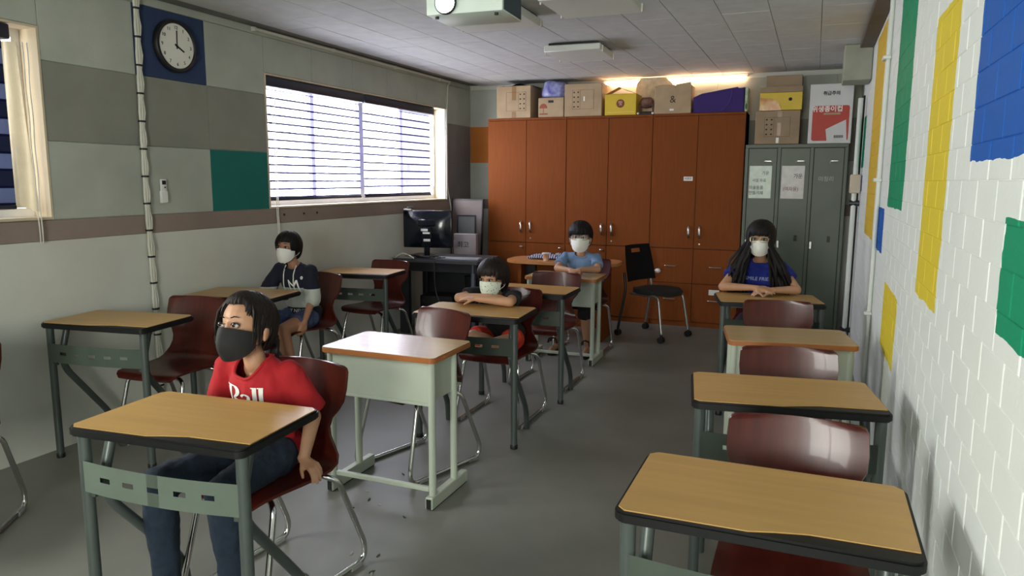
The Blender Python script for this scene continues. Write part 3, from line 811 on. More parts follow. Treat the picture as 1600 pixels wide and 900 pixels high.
lump('plastic_bag', 'tall cream plastic bag behind the crushed carton', 'bag', (-1.63, YW + 0.305, ZT), (0.21, 0.030, 0.235), bagmat('cream plastic film', (204, 180, 140), (236, 220, 186), 0.3), 8.0, 0.10, 8.0, sq=0.55)
o, w, h = carton('crushed brown carton with a torn top edge', -1.565, -1.20, ZT, 2.445, depth=0.22)
b = MB(); b.grid([[(-w + 0.004, -0.002, h - 0.03), (0.02, -0.004, h - 0.032)], [(-w + 0.03, -0.006, h + 0.002), (0.01, -0.006, h + 0.003)], [(-w + 0.06, 0.05, h + 0.012), (0.0, 0.06, h + 0.012)]], 0.003)
b.grid([[(0.04, -0.002, h - 0.06), (w - 0.004, -0.002, h - 0.01)], [(0.03, -0.004, h + 0.006), (w - 0.01, 0.0, h + 0.028)], [(0.03, 0.08, h + 0.012), (w - 0.02, 0.08, h + 0.03)]], 0.003); b.build('torn_flap', M['card'], o, smooth=False)
strip(o, 'white_pl', -0.03, 0.012, 0.03, 0.048, 'sticker')
lettering('&', 0.10, M['print'], o, (0.0, -0.002, h * 0.5), name='faded_print')
# purple fabric storage box, sloping lid
M['purple'] = mat('purple felt', (56, 38, 104), 0.9, var=0.05, bump=0.3, bscale=200)
pb = thing('storage_box', 'purple felt box with a sloping top', 'box', (-0.93, YW + 0.012, ZT + 0.001))
b = MB(); b.prism([(-0.245, 0), (0.235, 0), (0.235, 0.232), (0.18, 0.222), (0.17, 0.238), (-0.17, 0.185), (-0.25, 0.15)], -0.26, 0, bev=0.004); b.xf(FRONT); b.build('box_body', M['purple'], pb, smooth=False)
b = MB(); b.tube([(0.12, -0.002, 0.215), (0.115, -0.003, 0.14), (0.08, -0.003, 0.06), (0.02, -0.002, 0.01)], 0.003, 6); b.build('seam', mat('purple seam', (84, 66, 130), 0.9), pb)
gp = thing('wrapped_packet', 'green and white wrapped packet right of the purple box', 'packet', (-0.672, YW + 0.02, ZT + 0.001))
b = MB(); b.box(-0.018, 0.013, 0, 0.16, 0, 0.23, bev=0.006); b.build('wrapper', bagmat('green white film', (120, 150, 112), (206, 214, 190)), gp)
b = MB(); b.ell((0, -0.001, 0.05), (0.012, 0.002, 0.03), u=10, v=8); b.build('leaf_print', mat('dark green print', (40, 84, 46), 0.5), gp)
# on the lockers
ZL = 1.850; YL = 7.562
o, w, h = carton('brown carton with tape at the left on the lockers', -0.575, -0.175, ZL, 2.165, y0=YL, m='card_grey', depth=0.32, group='boxes stacked on the lockers')
icons(o, w, h, True, 0.0); strip(o, 'tape', 0.0, 0.04, h * 0.8, h - 0.004); strip(o, 'white_pl', -0.005, 0.02, 0.01, 0.06, 'torn_patch'); strip(o, 'tape', 0.0, 0.035, 0.08, 0.2)
o, w, h = carton('scuffed yellow box on the taped carton over the lockers', -0.545, -0.165, 2.167, 2.335, y0=YL + 0.005, m='yellow', depth=0.3, group='boxes stacked on the lockers')
b = MB(); b.grid([[(-w, -0.003, 0.0), (-w + 0.2, -0.003, 0.0)], [(-w + 0.01, -0.005, 0.07), (-w + 0.16, -0.004, 0.09)], [(-w, -0.003, 0.12), (-w + 0.10, -0.003, 0.11)]], 0.001); b.build('crumpled_film', bagmat('orange film', (190, 110, 60), (214, 180, 110)), o)
b = MB(); b.prism([(0.085 + 0.016 * math.cos(2 * PI * k / 18), 0.10 + 0.016 * math.sin(2 * PI * k / 18)) for k in range(18)], 0, 0.0012); b.xf(FRONT); b.build('black_mark', M['ink'], o, smooth=False)
b = MB(); b.box(-w, w, 0.0, 0.004, h, h + 0.05); b.build('raised_flap', M['card_grey'], o, smooth=False)
o, w, h = carton('dark brown carton at the top of the pile over the lockers', -0.50, -0.175, 2.339, 2.50, y0=YL + 0.08, m='card_grey', depth=0.24, group='boxes stacked on the lockers')
M['box_white'] = mat('white carton', (204, 204, 202), 0.6, var=0.02)
M['box_red'] = mat('red carton print', (176, 52, 38), 0.5, var=0.03)
o, w, h = carton('white and red paper cup box beside the brick wall', -0.098, 0.272, ZL, 2.395, y0=YL, m='box_white', depth=0.34, group='boxes stacked on the lockers')
def rrect(x0, x1, z0, z1, r, n=5):
    P = []
    for cx_, cz, a0 in ((x1 - r, z0 + r, -PI / 2), (x1 - r, z1 - r, 0), (x0 + r, z1 - r, PI / 2), (x0 + r, z0 + r, PI)):
        P += [(cx_ + r * math.cos(a0 + PI / 2 * k / n), cz + r * math.sin(a0 + PI / 2 * k / n)) for k in range(n + 1)]
    return P
b = MB(); b.prism(rrect(-w + 0.03, w - 0.025, 0.025, 0.345, 0.02), 0, 0.001); b.xf(FRONT); rp_ = b.build('red_print', M['box_red'], o, smooth=False)
lettering('위생종이컵', 0.058, mat('pale print', (232, 226, 220), 0.6), rp_, (-0.03, -0.002, 0.312), bold=0.0015)
b = MB(); b.prism(rrect(-0.06, 0.085, 0.262, 0.280, 0.008), 0, 0.0015); b.xf(FRONT); b.build('pale_bar', M['card'], rp_, smooth=False)
b = MB(); b.prism([(-0.02, 0.025), (0.15, 0.025), (0.135, 0.215), (-0.035, 0.13)], 0, 0.0016); b.xf(FRONT); b.build('white_print', M['box_white'], rp_, smooth=False)
lettering('취급주의', 0.040, M['ink'], o, (0.0, -0.002, 0.455), bold=0.001)
b = MB()
for k in range(9): b.box(0.04 + k * 0.009, 0.045 + k * 0.009, -0.0024, 0, 0.05, 0.075)
b.build('bar_print', M['ink'], rp_, smooth=False)
# warm strip light lying behind the boxes
sl_ = thing('strip_light', 'glowing warm tube light on the back wall behind the boxes', 'lamp', (-1.45, YB - 0.03, 2.535))
b = MB(); b.box(-0.75, 0.75, -0.012, 0.017, 0.012, 0.04, bev=0.002); b.build('fixture', M['white_pl'], sl_)
b = MB(); b.tube([(-0.73, -0.012, 0.0), (0.73, -0.012, 0.0)], 0.012, 10); b.build('tube', emit('warm tube', (255, 206, 164), 22), sl_)

# ---------------------------------------------------------------- desks and chairs
M['desk_wood'] = mat('oak desk laminate', (188, 148, 86), 0.36, vscale=3, stretch=(0.8, 9, 1), var=0.04)
M['desk_tan'] = mat('tan desk laminate', (186, 156, 112), 0.27, vscale=3, stretch=(0.8, 9, 1), var=0.03, coat=0.0, spec=0.42)
M['desk_edge'] = mat('orange brown desk edging', (160, 98, 48), 0.4, var=0.04)
M['desk_black'] = mat('black moulded desk edge', (17, 18, 17), 0.5, var=0.04, spec=0.3)
M['desk_tube'] = mat('dark grey green steel tube', (80, 88, 84), 0.38, 0.3, var=0.03)
M['desk_plate'] = mat('grey green steel plate', (106, 119, 107), 0.42, 0.15, var=0.03)
M['school_green'] = mat('pale green painted steel', (176, 184, 168), 0.4, var=0.02)
M['chrome'] = mat('chrome tube', (206, 206, 204), 0.14, 1.0, var=0.02)
M['glide'] = mat('grey plastic glide', (150, 150, 146), 0.5)
M['ply'] = mat('glossy mahogany plywood', (74, 26, 18), 0.28, vscale=5, stretch=(7, 0.9, 0.9), var=0.12, coat=0.1, spec=0.35)
M['ply_edge'] = M['ply']


def make_desk(label):
    """two-person-style steel desk: black moulded top with oak inlay; front faces -y"""
    o = thing('school_desk', label, 'desk')
    w, d, zt = 0.322, 0.205, 0.75
    b = MB(); b.prism(rrect(-w, w, -d, d, 0.03, 4), zt - 0.032, zt - 0.003, bev=0.006); b.build('desk_top', M['desk_black'], o)
    e = 0.009
    front = [(-w + e + 0.018, -d + e), (-w + 0.30, -d + e + 0.004), (-0.02 + 0.05, -d + 0.030), (0.10, -d + 0.047), (w - e, -d + 0.052)]
    pts = front + [(w - e, d - e - 0.02), (w - e - 0.02, d - e), (-w + e + 0.02, d - e), (-w + e, d - e - 0.02), (-w + e, -d + e + 0.018)]
    b = MB(); b.prism(pts, zt - 0.006, zt); b.build('oak_inlay', M['desk_wood'], o, smooth=False)
    for s in (-1, 1):
        b = MB(); b.tube([(s * 0.292, -0.165, 0.0), (s * 0.292, -0.165, zt - 0.03)], 0.019, 14); l = b.build('leg', M['desk_tube'], o)
        b = MB(); b.lathe([(0.0205, 0), (0.0215, 0.004), (0.0215, 0.022), (0.0195, 0.026)], (s * 0.292, -0.165, 0), 14); b.build('foot_cap', M['black'], l)
        b = MB(); x = s * 0.258
        b.tube(rounded([(x, -0.085, zt - 0.03), (x, -0.150, 0.52), (x, 0.175, 0.13), (x, 0.185, 0.0)], 0.09, 6), 0.017, 12); b.build('bent_leg', M['desk_tube'], o)
        b = MB(); b.box(min(x, s * 0.292), max(x, s * 0.292), -0.172, -0.158, 0.515, 0.53); b.build('leg_weld', M['desk_tube'], o, smooth=False)
    b = MB(); b.box(-0.27, 0.27, -0.10, -0.075, zt - 0.055, zt - 0.032); b.box(-0.262, 0.262, 0.10, 0.125, zt - 0.055, zt - 0.032); b.build('top_rail', M['desk_tube'], o, smooth=False)
    # slotted front plate bowed forward
    xs_ = [-0.288]
    for c in (-0.19, -0.095, 0.0, 0.095, 0.19): xs_ += [c - 0.021, c + 0.021]
    xs_ += [0.288]
    b = MB(); zs = [0.535, 0.578, 0.594, 0.635]; V_ = {}
    yb = lambda x: -0.182 - 0.022 * (1 - (x / 0.288) ** 2)
    for i, x in enumerate(xs_):
        for j, z in enumerate(zs): V_[i, j] = b.bm.verts.new((x, yb(x), z))
    fs = []
    for i in range(len(xs_) - 1):
        for j in range(3):
            if j == 1 and i % 2 == 1: continue
            fs.append(b.bm.faces.new((V_[i, j], V_[i + 1, j], V_[i + 1, j + 1], V_[i, j + 1])))
    bmesh.ops.solidify(b.bm, geom=fs, thickness=0.002)
    b.build('front_plate', M['desk_plate'], o, ang=50)
    return o


def make_green_desk(label):
    """pale green steel desk with a book box and laminated top"""
    o = thing('green_school_desk', label, 'desk')
    w, d, zt = 0.305, 0.20, 0.715
    b = MB(); b.prism(rrect(-w, w, -d, d, 0.03, 4), zt - 0.026, zt - 0.001, bev=0.003); b.build('desk_top', M['desk_edge'], o)
    b = MB(); b.prism(rrect(-w + 0.003, w - 0.003, -d + 0.003, d - 0.003, 0.027, 4), zt - 0.002, zt + 0.0012); b.build('laminate', M['desk_tan'], o, smooth=False)
    b = MB()
    b.box(-0.262, 0.262, -0.168, -0.150, 0.495, zt - 0.026, bev=0.003); b.build('front_panel', M['school_green'], o, smooth=False)
    b = MB(); b.box(-0.262, 0.262, -0.172, -0.148, 0.483, 0.497, bev=0.002); b.build('panel_hem', M['school_green'], o, smooth=False)
    b = MB(); b.box(-0.262, 0.262, -0.150, 0.16, 0.50, 0.512); b.build('book_shelf', M['school_green'], o, smooth=False)
    for s in (-1, 1):
        b = MB(); b.box(s * 0.262 - 0.006, s * 0.262 + 0.006, -0.15, 0.10, 0.50, zt - 0.026); b.build('side_panel', M['school_green'], o, smooth=False)
        for y in (-0.160, 0.055):
            b = MB(); b.tube([(s * 0.272, y, 0.055), (s * 0.272, y, zt - 0.026)], 0.017, 14); b.build('leg', M['school_green'], o)
        b = MB(); b.box(s * 0.272 - 0.019, s * 0.272 + 0.019, -0.20, 0.17, 0.004, 0.062, bev=0.004); f = b.build('foot_runner', M['school_green'], o, smooth=False)
        for y in (-0.2015, 0.1715):
            b = MB(); b.box(s * 0.272 - 0.012, s * 0.272 + 0.012, y - 0.001, y + 0.001, 0.008, 0.054); b.build('end_plug', M['black'], f, smooth=False)
        b = MB(); b.box(s * 0.272 - 0.016, s * 0.272 + 0.016, -0.19, 0.16, 0.0, 0.005); b.build('rubber_pad', M['black'], f, smooth=False)
    b = MB(); b.box(-0.256, 0.256, -0.170, -0.150, 0.075, 0.098, bev=0.003); b.build('cross_bar', M['school_green'], o, smooth=False)
    return o


def make_chair(label):
    """one-piece plywood shell on a chrome sled base; faces -y"""
    o = thing('plywood_chair', label, 'chair')
    prof = [(-0.215, 0.405, .165), (-0.205, 0.420, .185), (-0.185, 0.430, .198), (-0.12, 0.433, .205), (-0.03, 0.428, .205), (0.06, 0.424, .203), (0.13, 0.428, .200), (0.170, 0.442, .196), (0.192, 0.468, .185),
            (0.204, 0.50, .165), (0.213, 0.54, .145), (0.221, 0.575, .140), (0.229, 0.61, .150), (0.238, 0.645, .178), (0.246, 0.675, .194), (0.258, 0.72, .198), (0.268, 0.76, .196), (0.273, 0.782, .195), (0.2765, 0.796, .187), (0.278, 0.803, .172)]
    b = MB(); n = 14; rows = []
    for k, (y, z, hw_) in enumerate(prof):
        row = []
        for i in range(n + 1):
            s = -1 + 2 * i / n
            back = min(1, max(0, (z - 0.45) / 0.15))
            dy = -0.030 * s * s * back; dz = 0.006 * (s * s) * (1 - back)
            row.append((s * hw_, y + dy, z + dz))
        rows.append(row)
    b.grid(rows, 0.011); b.build('shell', M['ply'], o, ang=60)
    for s in (-1, 1):
        x = s * 0.185
        P = [(s * 0.03, 0.125, 0.408), (x - s * 0.03, 0.13, 0.408), (x + s * 0.012, 0.165, 0.385), (x + s * 0.02, 0.30, 0.07), (x + s * 0.02, 0.285, 0.0125), (x + s * 0.02, -0.20, 0.0125), (x + s * 0.02, -0.215, 0.06), (x - s * 0.005, -0.135, 0.395), (x - s * 0.06, -0.11, 0.408), (s * 0.03, -0.105, 0.408)]
        b = MB(); b.tube(rounded(P, 0.035, 5), 0.0115, 10); t = b.build('sled_leg', M['chrome'], o)
        for y in (-0.13, 0.235):
            b = MB(); b.box(x + s * 0.02 - 0.014, x + s * 0.02 + 0.014, y - 0.03, y + 0.03, 0.0, 0.02, bev=0.003); b.build('glide', M['glide'], t, smooth=False)
    b = MB(); b.box(-0.05, 0.05, -0.13, 0.15, 0.402, 0.413); b.build('seat_bracket', M['black'], o, smooth=False)
    for x, y in ((-0.04, -0.09), (0.04, -0.09), (-0.04, 0.10), (0.04, 0.10)):
        b = MB(); b.lathe([(0.006, 0), (0.005, 0.002), (0.002, 0.003)], (x, y, 0.428), 10); b.build('rivet', M['steel'], o)
    return o


def place(fn, first, label, x, y, deg, group):
    if first[0] is None: first[0] = o = fn(label)
    else: o = copy_tree(first[0]); o['label'] = label
    o.location = (x, y, 0); o.rotation_euler = (0, 0, math.radians(deg)); o['group'] = group
    return o


dA, dB, dC = [None], [None], [None]
G1, G2, G3 = 'steel school desks with oak tops', 'pale green school desks', 'mahogany plywood chairs'
for lb, x, y, a in (
        ('oak topped steel desk in front of the girl in red', -1.775, 1.70, 4.5),
        ('oak topped steel desk against the left wall, nearest the camera', -3.435, 2.79, 8),
        ('oak topped steel desk nearest the camera on the brick wall side', -0.068, 1.77, 0),
        ('second oak topped steel desk from the camera on the brick wall side', -0.066, 2.75, 9),
        ('oak topped steel desk under the folded arms of the boy in black', -1.79, 3.81, 4),
        ('empty oak topped steel desk between the boy in black and the boy in pale blue', -1.81, 4.73, 1),
        ('oak topped steel desk under the folded arms of the long-haired girl', -0.245, 4.97, 12),
        ('oak topped steel desk in front of the computer table', -3.435, 5.09, 7),
        ('olive looking steel desk in front of the boy in the navy and white hoodie', -3.48, 3.77, 7)):
    place(make_desk, dA, lb, x, y, a, G1)
for lb, x, y, a in (
        ('pale green desk with a shiny top reflecting the window, behind the girl in red', -1.82, 2.985, 0),
        ('pale green desk in front of the boy in pale blue', -1.885, 5.79, 2),
        ('pale green desk in the right row before the long-haired girl', -0.09, 3.96, 10)):
    place(make_green_desk, dB, lb, x, y, a, G2)
CH = {}
for k, lb, x, y, a in (
        ('M1', 'plywood chair the girl in red sits on', -1.80, 2.02, -6),
        ('M2', 'empty plywood chair behind the shiny topped green desk', -1.89, 3.24, -17),
        ('L0', 'chair at the left edge of the photo with only its chrome base showing', -3.27, 1.73, 33),
        ('L1', 'empty plywood chair at the left wall desk nearest the camera', -3.34, 3.03, 7),
        ('L2', 'plywood chair the boy in the navy and white hoodie sits on', -3.43, 4.28, -12),
        ('L3', 'empty plywood chair at the desk in front of the computer table', -3.40, 5.22, -4),
        ('R1', 'empty plywood chair at the nearest desk on the brick wall side', 0.0, 2.01, 2),
        ('R2', 'empty plywood chair at the second desk on the brick wall side', -0.03, 3.0, 8),
        ('R3', 'empty plywood chair at the green desk before the long-haired girl', -0.13, 4.29, 8),
        ('R4', 'plywood chair the long-haired girl sits on', -0.32, 5.38, 6),
        ('M3', 'plywood chair the boy in black sits on', -1.78, 4.14, 0),
        ('M4', 'empty plywood chair between the boy in black and the boy in pale blue', -1.79, 5.02, 0),
        ('M5', 'plywood chair the boy in pale blue sits on', -1.84, 6.12, 2)):
    CH[k] = place(make_chair, dC, lb, x, y, a, G3)

# ---------------------------------------------------------------- computer table and what stands on it
M['slate'] = mat('dark slate laminate', (58, 58, 62), 0.45, var=0.04)
M['charcoal'] = mat('charcoal steel', (34, 35, 40), 0.45, var=0.03)
ct = thing('computer_table', 'dark grey computer table in the far left corner', 'table', (-3.33, 6.43, 0), math.radians(4))
b = MB(); b.prism(rrect(-0.46, 0.44, -0.30, 0.32, 0.03, 4), 0.71, 0.74, bev=0.003); b.build('table_top', M['slate'], ct)
b = MB(); b.box(-0.40, 0.40, -0.24, -0.22, 0.62, 0.71, bev=0.002); b.build('apron', M['charcoal'], ct, smooth=False)
for x in (-0.35, 0.36):
    for y in (-0.22, 0.26):
        b = MB()
        if x < 0 and y < 0: b.box(x - 0.055, x + 0.045, y - 0.03, y + 0.03, 0, 0.71, bev=0.004)
        else: b.tube([(x, y, 0), (x, y, 0.71)], 0.022, 12)
        b.build('leg', M['charcoal'] if x < 0 else mat('blue grey steel', (92, 98, 108), 0.4, 0.3), ct)
b = MB(); b.box(-0.40, 0.38, 0.27, 0.285, 0.25, 0.70); b.build('back_panel', M['charcoal'], ct, smooth=False)
# monitor seen from behind
mo = thing('monitor', 'black computer monitor seen from behind on the computer table', 'monitor', (-3.54, 6.42, 0.742), math.radians(14))
b = MB(); b.box(-0.25, 0.25, -0.012, 0.022, 0.085, 0.455, bev=0.012, seg=2); b.build('screen_frame', M['black_gloss'], mo)
b = MB(); b.box(-0.232, 0.232, 0.0215, 0.0235, 0.105, 0.437); b.build('screen', mat('dark screen', (10, 12, 16), 0.1), mo, smooth=False)
b = MB(); rows = []
for i in range(9):
    z = 0.098 + 0.345 * i / 8; e = math.sin(PI * min(1, max(0, i / 8))) ** 0.5
    rows.append([(x_, -0.012 - 0.038 * e * (1 - abs(x_ / 0.235) ** 4), z) for x_ in [-0.235 + 0.47 * j / 12 for j in range(13)]])
b.grid(rows); b.build('back_shell', M['black_gloss'], mo, ang=60)
b = MB(); b.box(-0.09, 0.09, -0.058, -0.03, 0.30, 0.37, bev=0.01); b.box(-0.05, 0.05, -0.062, -0.03, 0.09, 0.30, bev=0.012); b.build('mount_cover', M['black_gloss'], mo)
b = MB(); b.tube([(0, -0.04, 0.012), (0, -0.045, 0.10)], 0.03, 14); b.lathe([(0.12, 0), (0.12, 0.006), (0.08, 0.014), (0.03, 0.018)], (0, -0.03, 0), 28); b.build('stand', M['black_gloss'], mo)
for x, z, w_, h_ in ((-0.02, 0.265, 0.035, 0.012), (0.0, 0.235, 0.036, 0.009), (-0.045, 0.268, 0.010, 0.008), (0.005, 0.165, 0.034, 0.012)):
    b = MB(); b.box(x - w_, x + w_, -0.0635, -0.0615, z - h_, z + h_); b.build('sticker', M['white_pl'], mo, smooth=False)
wc = thing('webcam', 'small white and black webcam on top of the monitor', 'webcam', (-3.72, 6.36, 1.198), math.radians(14))
b = MB(); b.box(-0.05, 0.03, -0.012, 0.03, 0, 0.016, bev=0.004); b.build('clip', M['white_pl'], wc)
b = MB(); b.box(-0.02, 0.045, -0.015, 0.03, 0.0165, 0.032, bev=0.004); b.build('camera_body', M['black'], wc)
b = MB(); b.box(-0.22, 0.22, -0.055, 0.055, 0, 0.02, bev=0.004); tag(b.build('keyboard', mat('pale keyboard plastic', (150, 152, 158), 0.5), loc=(-3.13, 6.27, 0.7415), rz=0.1), 'pale keyboard lying on the computer table under the monitor', 'keyboard')
b = MB(); b.box(-0.11, 0.11, -0.05, 0.05, 0, 0.012, bev=0.003); tag(b.build('paper_stack', M['panel_mid'], loc=(-3.68, 6.185, 0.7415), rz=0.06), 'grey papers at the left end of the computer table', 'paper')
b = MB()
for k in range(5):
    r = random.Random(k); pts = [(-3.50 + 0.10 * r.random() + 0.03 * i * math.sin(k + i), 6.20 - 0.05 * math.sin(i * 1.1 + k), 0.752 + 0.018 * abs(math.sin(i * 0.9 + k))) for i in range(8)]
    b.tube(rounded(pts, 0.02), 0.0045, 6)
tag(b.build('cable_tangle', M['black']), 'tangle of black cables under the monitor', 'cable')
b = MB(); b.tube(rounded([(-3.74, 6.12, 0.747), (-3.66, 6.12, 0.80), (-3.58, 6.13, 0.775), (-3.53, 6.12, 0.747)], 0.05, 6), 0.005, 8)
tag(b.build('white_cable', M['cable']), 'white cable arching over the left end of the computer table', 'cable')
b = MB(); b.tube(rounded([(-3.30, 6.10, 0.73), (-3.30, 6.11, 0.45), (-3.22, 6.12, 0.25), (-3.05, 6.10, 0.01)], 0.1, 6), 0.006, 8)
tag(b.build('hanging_cable', M['black']), 'black cable hanging from the front of the computer table to the floor', 'cable')
pc = thing('computer_tower', 'black computer tower on the floor under the computer table', 'computer', (-3.43, 6.46, 0), math.radians(8))
b = MB(); b.box(-0.17, 0.17, -0.12, 0.12, 0.01, 0.36, bev=0.006); b.build('case', M['black'], pc)
b = MB(); b.ell((-0.14, -0.122, 0.30), (0.02, 0.004, 0.02)); b.build('power_button', M['charcoal'], pc)
for x in (-0.14, 0.14):
    b = MB(); b.box(x - 0.02, x + 0.02, -0.1, 0.1, 0, 0.01); b.build('foot', M['charcoal'], pc, smooth=False)
bk = thing('dustbin', 'dark round bin under the right end of the computer table', 'bin', (-3.02, 6.50, 0))
b = MB(); b.lathe([(0.11, 0), (0.115, 0.01), (0.14, 0.55), (0.145, 0.56), (0.135, 0.56), (0.11, 0.03)], seg=28); b.build('bin_body', M['charcoal'], bk)
bg = thing('school_bag', 'dark blue bag on the floor beside the computer table', 'bag', (-2.80, 6.66, 0), 0.3)
b = MB(); b.ell((0, 0, 0.25), (0.14, 0.11, 0.26), u=24, v=16)
for q in b.bm.verts:
    q.co *= 1 + 0.06 * noise.noise(q.co * 9); q.co.z = max(q.co.z, 0)
b.build('bag_body', mat('dark blue nylon', (26, 32, 58), 0.7, bump=0.2), bg)
b = MB(); b.tube(rounded([(-0.06, -0.10, 0.42), (-0.03, -0.13, 0.56), (0.03, -0.13, 0.56), (0.06, -0.10, 0.42)], 0.04), 0.010, 8); b.build('handle', M['charcoal'], bg)
# framed boards leaning in the corner
M['board'] = mat('grey felt board', (112, 102, 100), 0.9, var=0.03)
def leaning(name, label, x, y, w, h, z, lean, m, frame, rz=0.0, cat='board'):
    o = thing(name, label, cat, (x, y, z), rz); o.rotation_euler = (-lean, 0, rz)
    b = MB(); b.box(-w / 2 + 0.008, w / 2 - 0.008, 0.004, 0.014, 0.008, h - 0.008); b.build('board_face', m, o, smooth=False)
    b = MB()
    for a in ((-w / 2, w / 2, 0, 0.018, 0, 0.014), (-w / 2, w / 2, 0, 0.018, h - 0.014, h), (-w / 2, -w / 2 + 0.014, 0, 0.018, 0.014, h - 0.014), (w / 2 - 0.014, w / 2, 0, 0.018, 0.014, h - 0.014)): b.box(*a)
    b.build('frame', frame, o, smooth=False); return o
leaning('notice_board', 'tall grey framed board leaning in the corner behind the monitor', -3.60, 7.36, 0.40, 1.285, 0.005, 0.06, M['board'], M['black'], -0.05)
leaning('picture_frame', 'small black frame leaning in front of the tall grey board', -3.54, 7.26, 0.22, 1.11, 0.005, 0.04, mat('grey green backing', (96, 98, 94), 0.8), M['black'], 0.1, 'frame')
lf = thing('paper_bag', 'pale paper bag with printed characters standing before the leaning frames', 'bag', (-3.45, 7.10, 0.005), 0.12)
b = MB(); b.box(-0.125, 0.125, -0.04, 0.04, 0, 0.92, bev=0.006); b.build('bag_body', mat('pale grey paper', (158, 148, 148), 0.75), lf)
lettering('최고', 0.075, M['ink'], lf, (-0.02, -0.042, 0.80)); lettering('선물', 0.055, M['print'], lf, (0.06, -0.042, 0.67), shear=0.2)

# ---------------------------------------------------------------- wooden table at the back with cup and cloth
M['maple'] = mat('honey wood', (184, 124, 72), 0.35, vscale=4, stretch=(1, 8, 1), var=0.06)
wt = thing('wooden_table', 'honey wood table with rounded ends behind the boy in pale blue', 'table', (-2.15, 6.685, 0), math.radians(1))
b = MB(); b.prism(rrect(-0.60, 0.50, -0.25, 0.25, 0.18, 8), 0.712, 0.74, bev=0.004); b.build('table_top', M['maple'], wt)
b = MB(); b.box(-0.42, 0.36, -0.02, 0.0, 0.10, 0.712); b.build('modesty_panel', M['cherry'], wt, smooth=False)
for x in (-0.44, 0.36):
    b = MB(); b.box(x - 0.015, x + 0.015, -0.18, 0.18, 0.0, 0.712); b.build('end_panel', M['cherry'], wt, smooth=False)
b = MB(); b.box(-0.42, -0.32, -0.06, -0.021, 0.52, 0.69, bev=0.004); b.build('hanging_box', M['black'], wt)
pcup = thing('paper_cup', 'small printed paper cup on the wooden table', 'cup', (-2.32, 6.50, 0.7415))
b = MB(); b.lathe([(0.024, 0), (0.025, 0.002), (0.034, 0.075), (0.036, 0.077), (0.034, 0.078), (0.032, 0.074), (0.022, 0.006)], seg=24); b.build('cup_wall', bagmat('printed paper cup', (196, 120, 74), (236, 222, 200)), pcup)
b = MB(); b.lathe([(0.0362, 0.070), (0.0368, 0.074), (0.036, 0.079), (0.034, 0.079)], seg=24); b.build('rim', M['white_pl'], pcup)
b = MB(); rows = []
for i in range(26):
    rows.append([(-0.24 + 0.48 * i / 25, -0.12 + 0.24 * j / 14, 0.018 + 0.042 * max(0, 0.5 + noise.noise(V((i * 0.33, j * 0.4, 2)))) * math.sin(PI * i / 25) ** 0.4 * math.sin(PI * j / 14) ** 0.5) for j in range(15)])
b.grid(rows, 0.014)
pl = mat('blue white plaid cloth', (120, 124, 150), 0.9, var=0.1)
def plaid(m):
    nt = m.node_tree; N = nt.nodes; L = nt.links; p = N['Principled BSDF']
    tc = N.new('ShaderNodeTexCoord'); c1 = N.new('ShaderNodeTexWave'); c1.inputs['Scale'].default_value = 14; c1.inputs['Distortion'].default_value = 2.5
    L.new(tc.outputs['Object'], c1.inputs['Vector'])
    r = N.new('ShaderNodeValToRGB'); r.color_ramp.elements[0].color = lin(36, 38, 60); r.color_ramp.elements[1].color = lin(186, 188, 208); r.color_ramp.elements[0].position = 0.35; r.color_ramp.elements[1].position = 0.6
    L.new(c1.outputs['Fac'], r.inputs[0]); L.new(r.outputs[0], p.inputs['Base Color'])
plaid(pl)
tag(b.build('folded_cloth', pl, loc=(-2.32, 6.73, 0.7425), rz=0.05, ang=70), 'crumpled blue and white patterned cloth on the wooden table', 'cloth')

# ---------------------------------------------------------------- black visitor chair on castors
vc = thing('rolling_chair', 'black mesh back chair on castors in front of the cupboards', 'chair', (-1.37, 7.0, 0), math.radians(66))
M['mesh_black'] = mat('black mesh fabric', (20, 20, 22), 0.85, bump=0.5, bscale=300)
M['seat_grey'] = mat('dark grey seat fabric', (38, 37, 38), 0.9, bump=0.4, bscale=200)
b = MB(); n = 12; rows = []
for j in range(10):
    z = 0.535 + 0.345 * j / 9; hw_ = 0.225 - 0.03 * (j / 9) ** 2
    rows.append([(s_ * hw_, 0.20 + 0.07 * j / 9 - 0.035 * s_ * s_, z) for s_ in [-1 + 2 * i / n for i in range(n + 1)]])
fs = []
G = [[b.bm.verts.new(p) for p in row] for row in rows]
for i in range(9):
    for j in range(n):
        if i == 7 and 4 <= j <= 7: continue
        fs.append(b.bm.faces.new((G[i][j], G[i][j + 1], G[i + 1][j + 1], G[i + 1][j])))
bmesh.ops.solidify(b.bm, geom=fs, thickness=0.016); b.build('backrest', M['mesh_black'], vc, ang=60)
b = MB(); b.prism([(0.225 * math.cos(a) * (1 - 0.06 * math.sin(a)), -0.02 + 0.22 * math.sin(a) * (1 if abs(math.cos(a)) > .02 else 1)) for a in [2 * PI * k / 36 for k in range(36)]], 0.43, 0.475, bev=0.018)
for q in b.bm.verts: q.co.x = 0.225 * math.copysign(abs(q.co.x / 0.225) ** 0.7, q.co.x); q.co.z -= 0.12 * max(0, -q.co.y - 0.16)
b.build('seat', M['seat_grey'], vc)
M['grey_tube'] = mat('silver grey tube', (150, 150, 146), 0.3, 0.8)
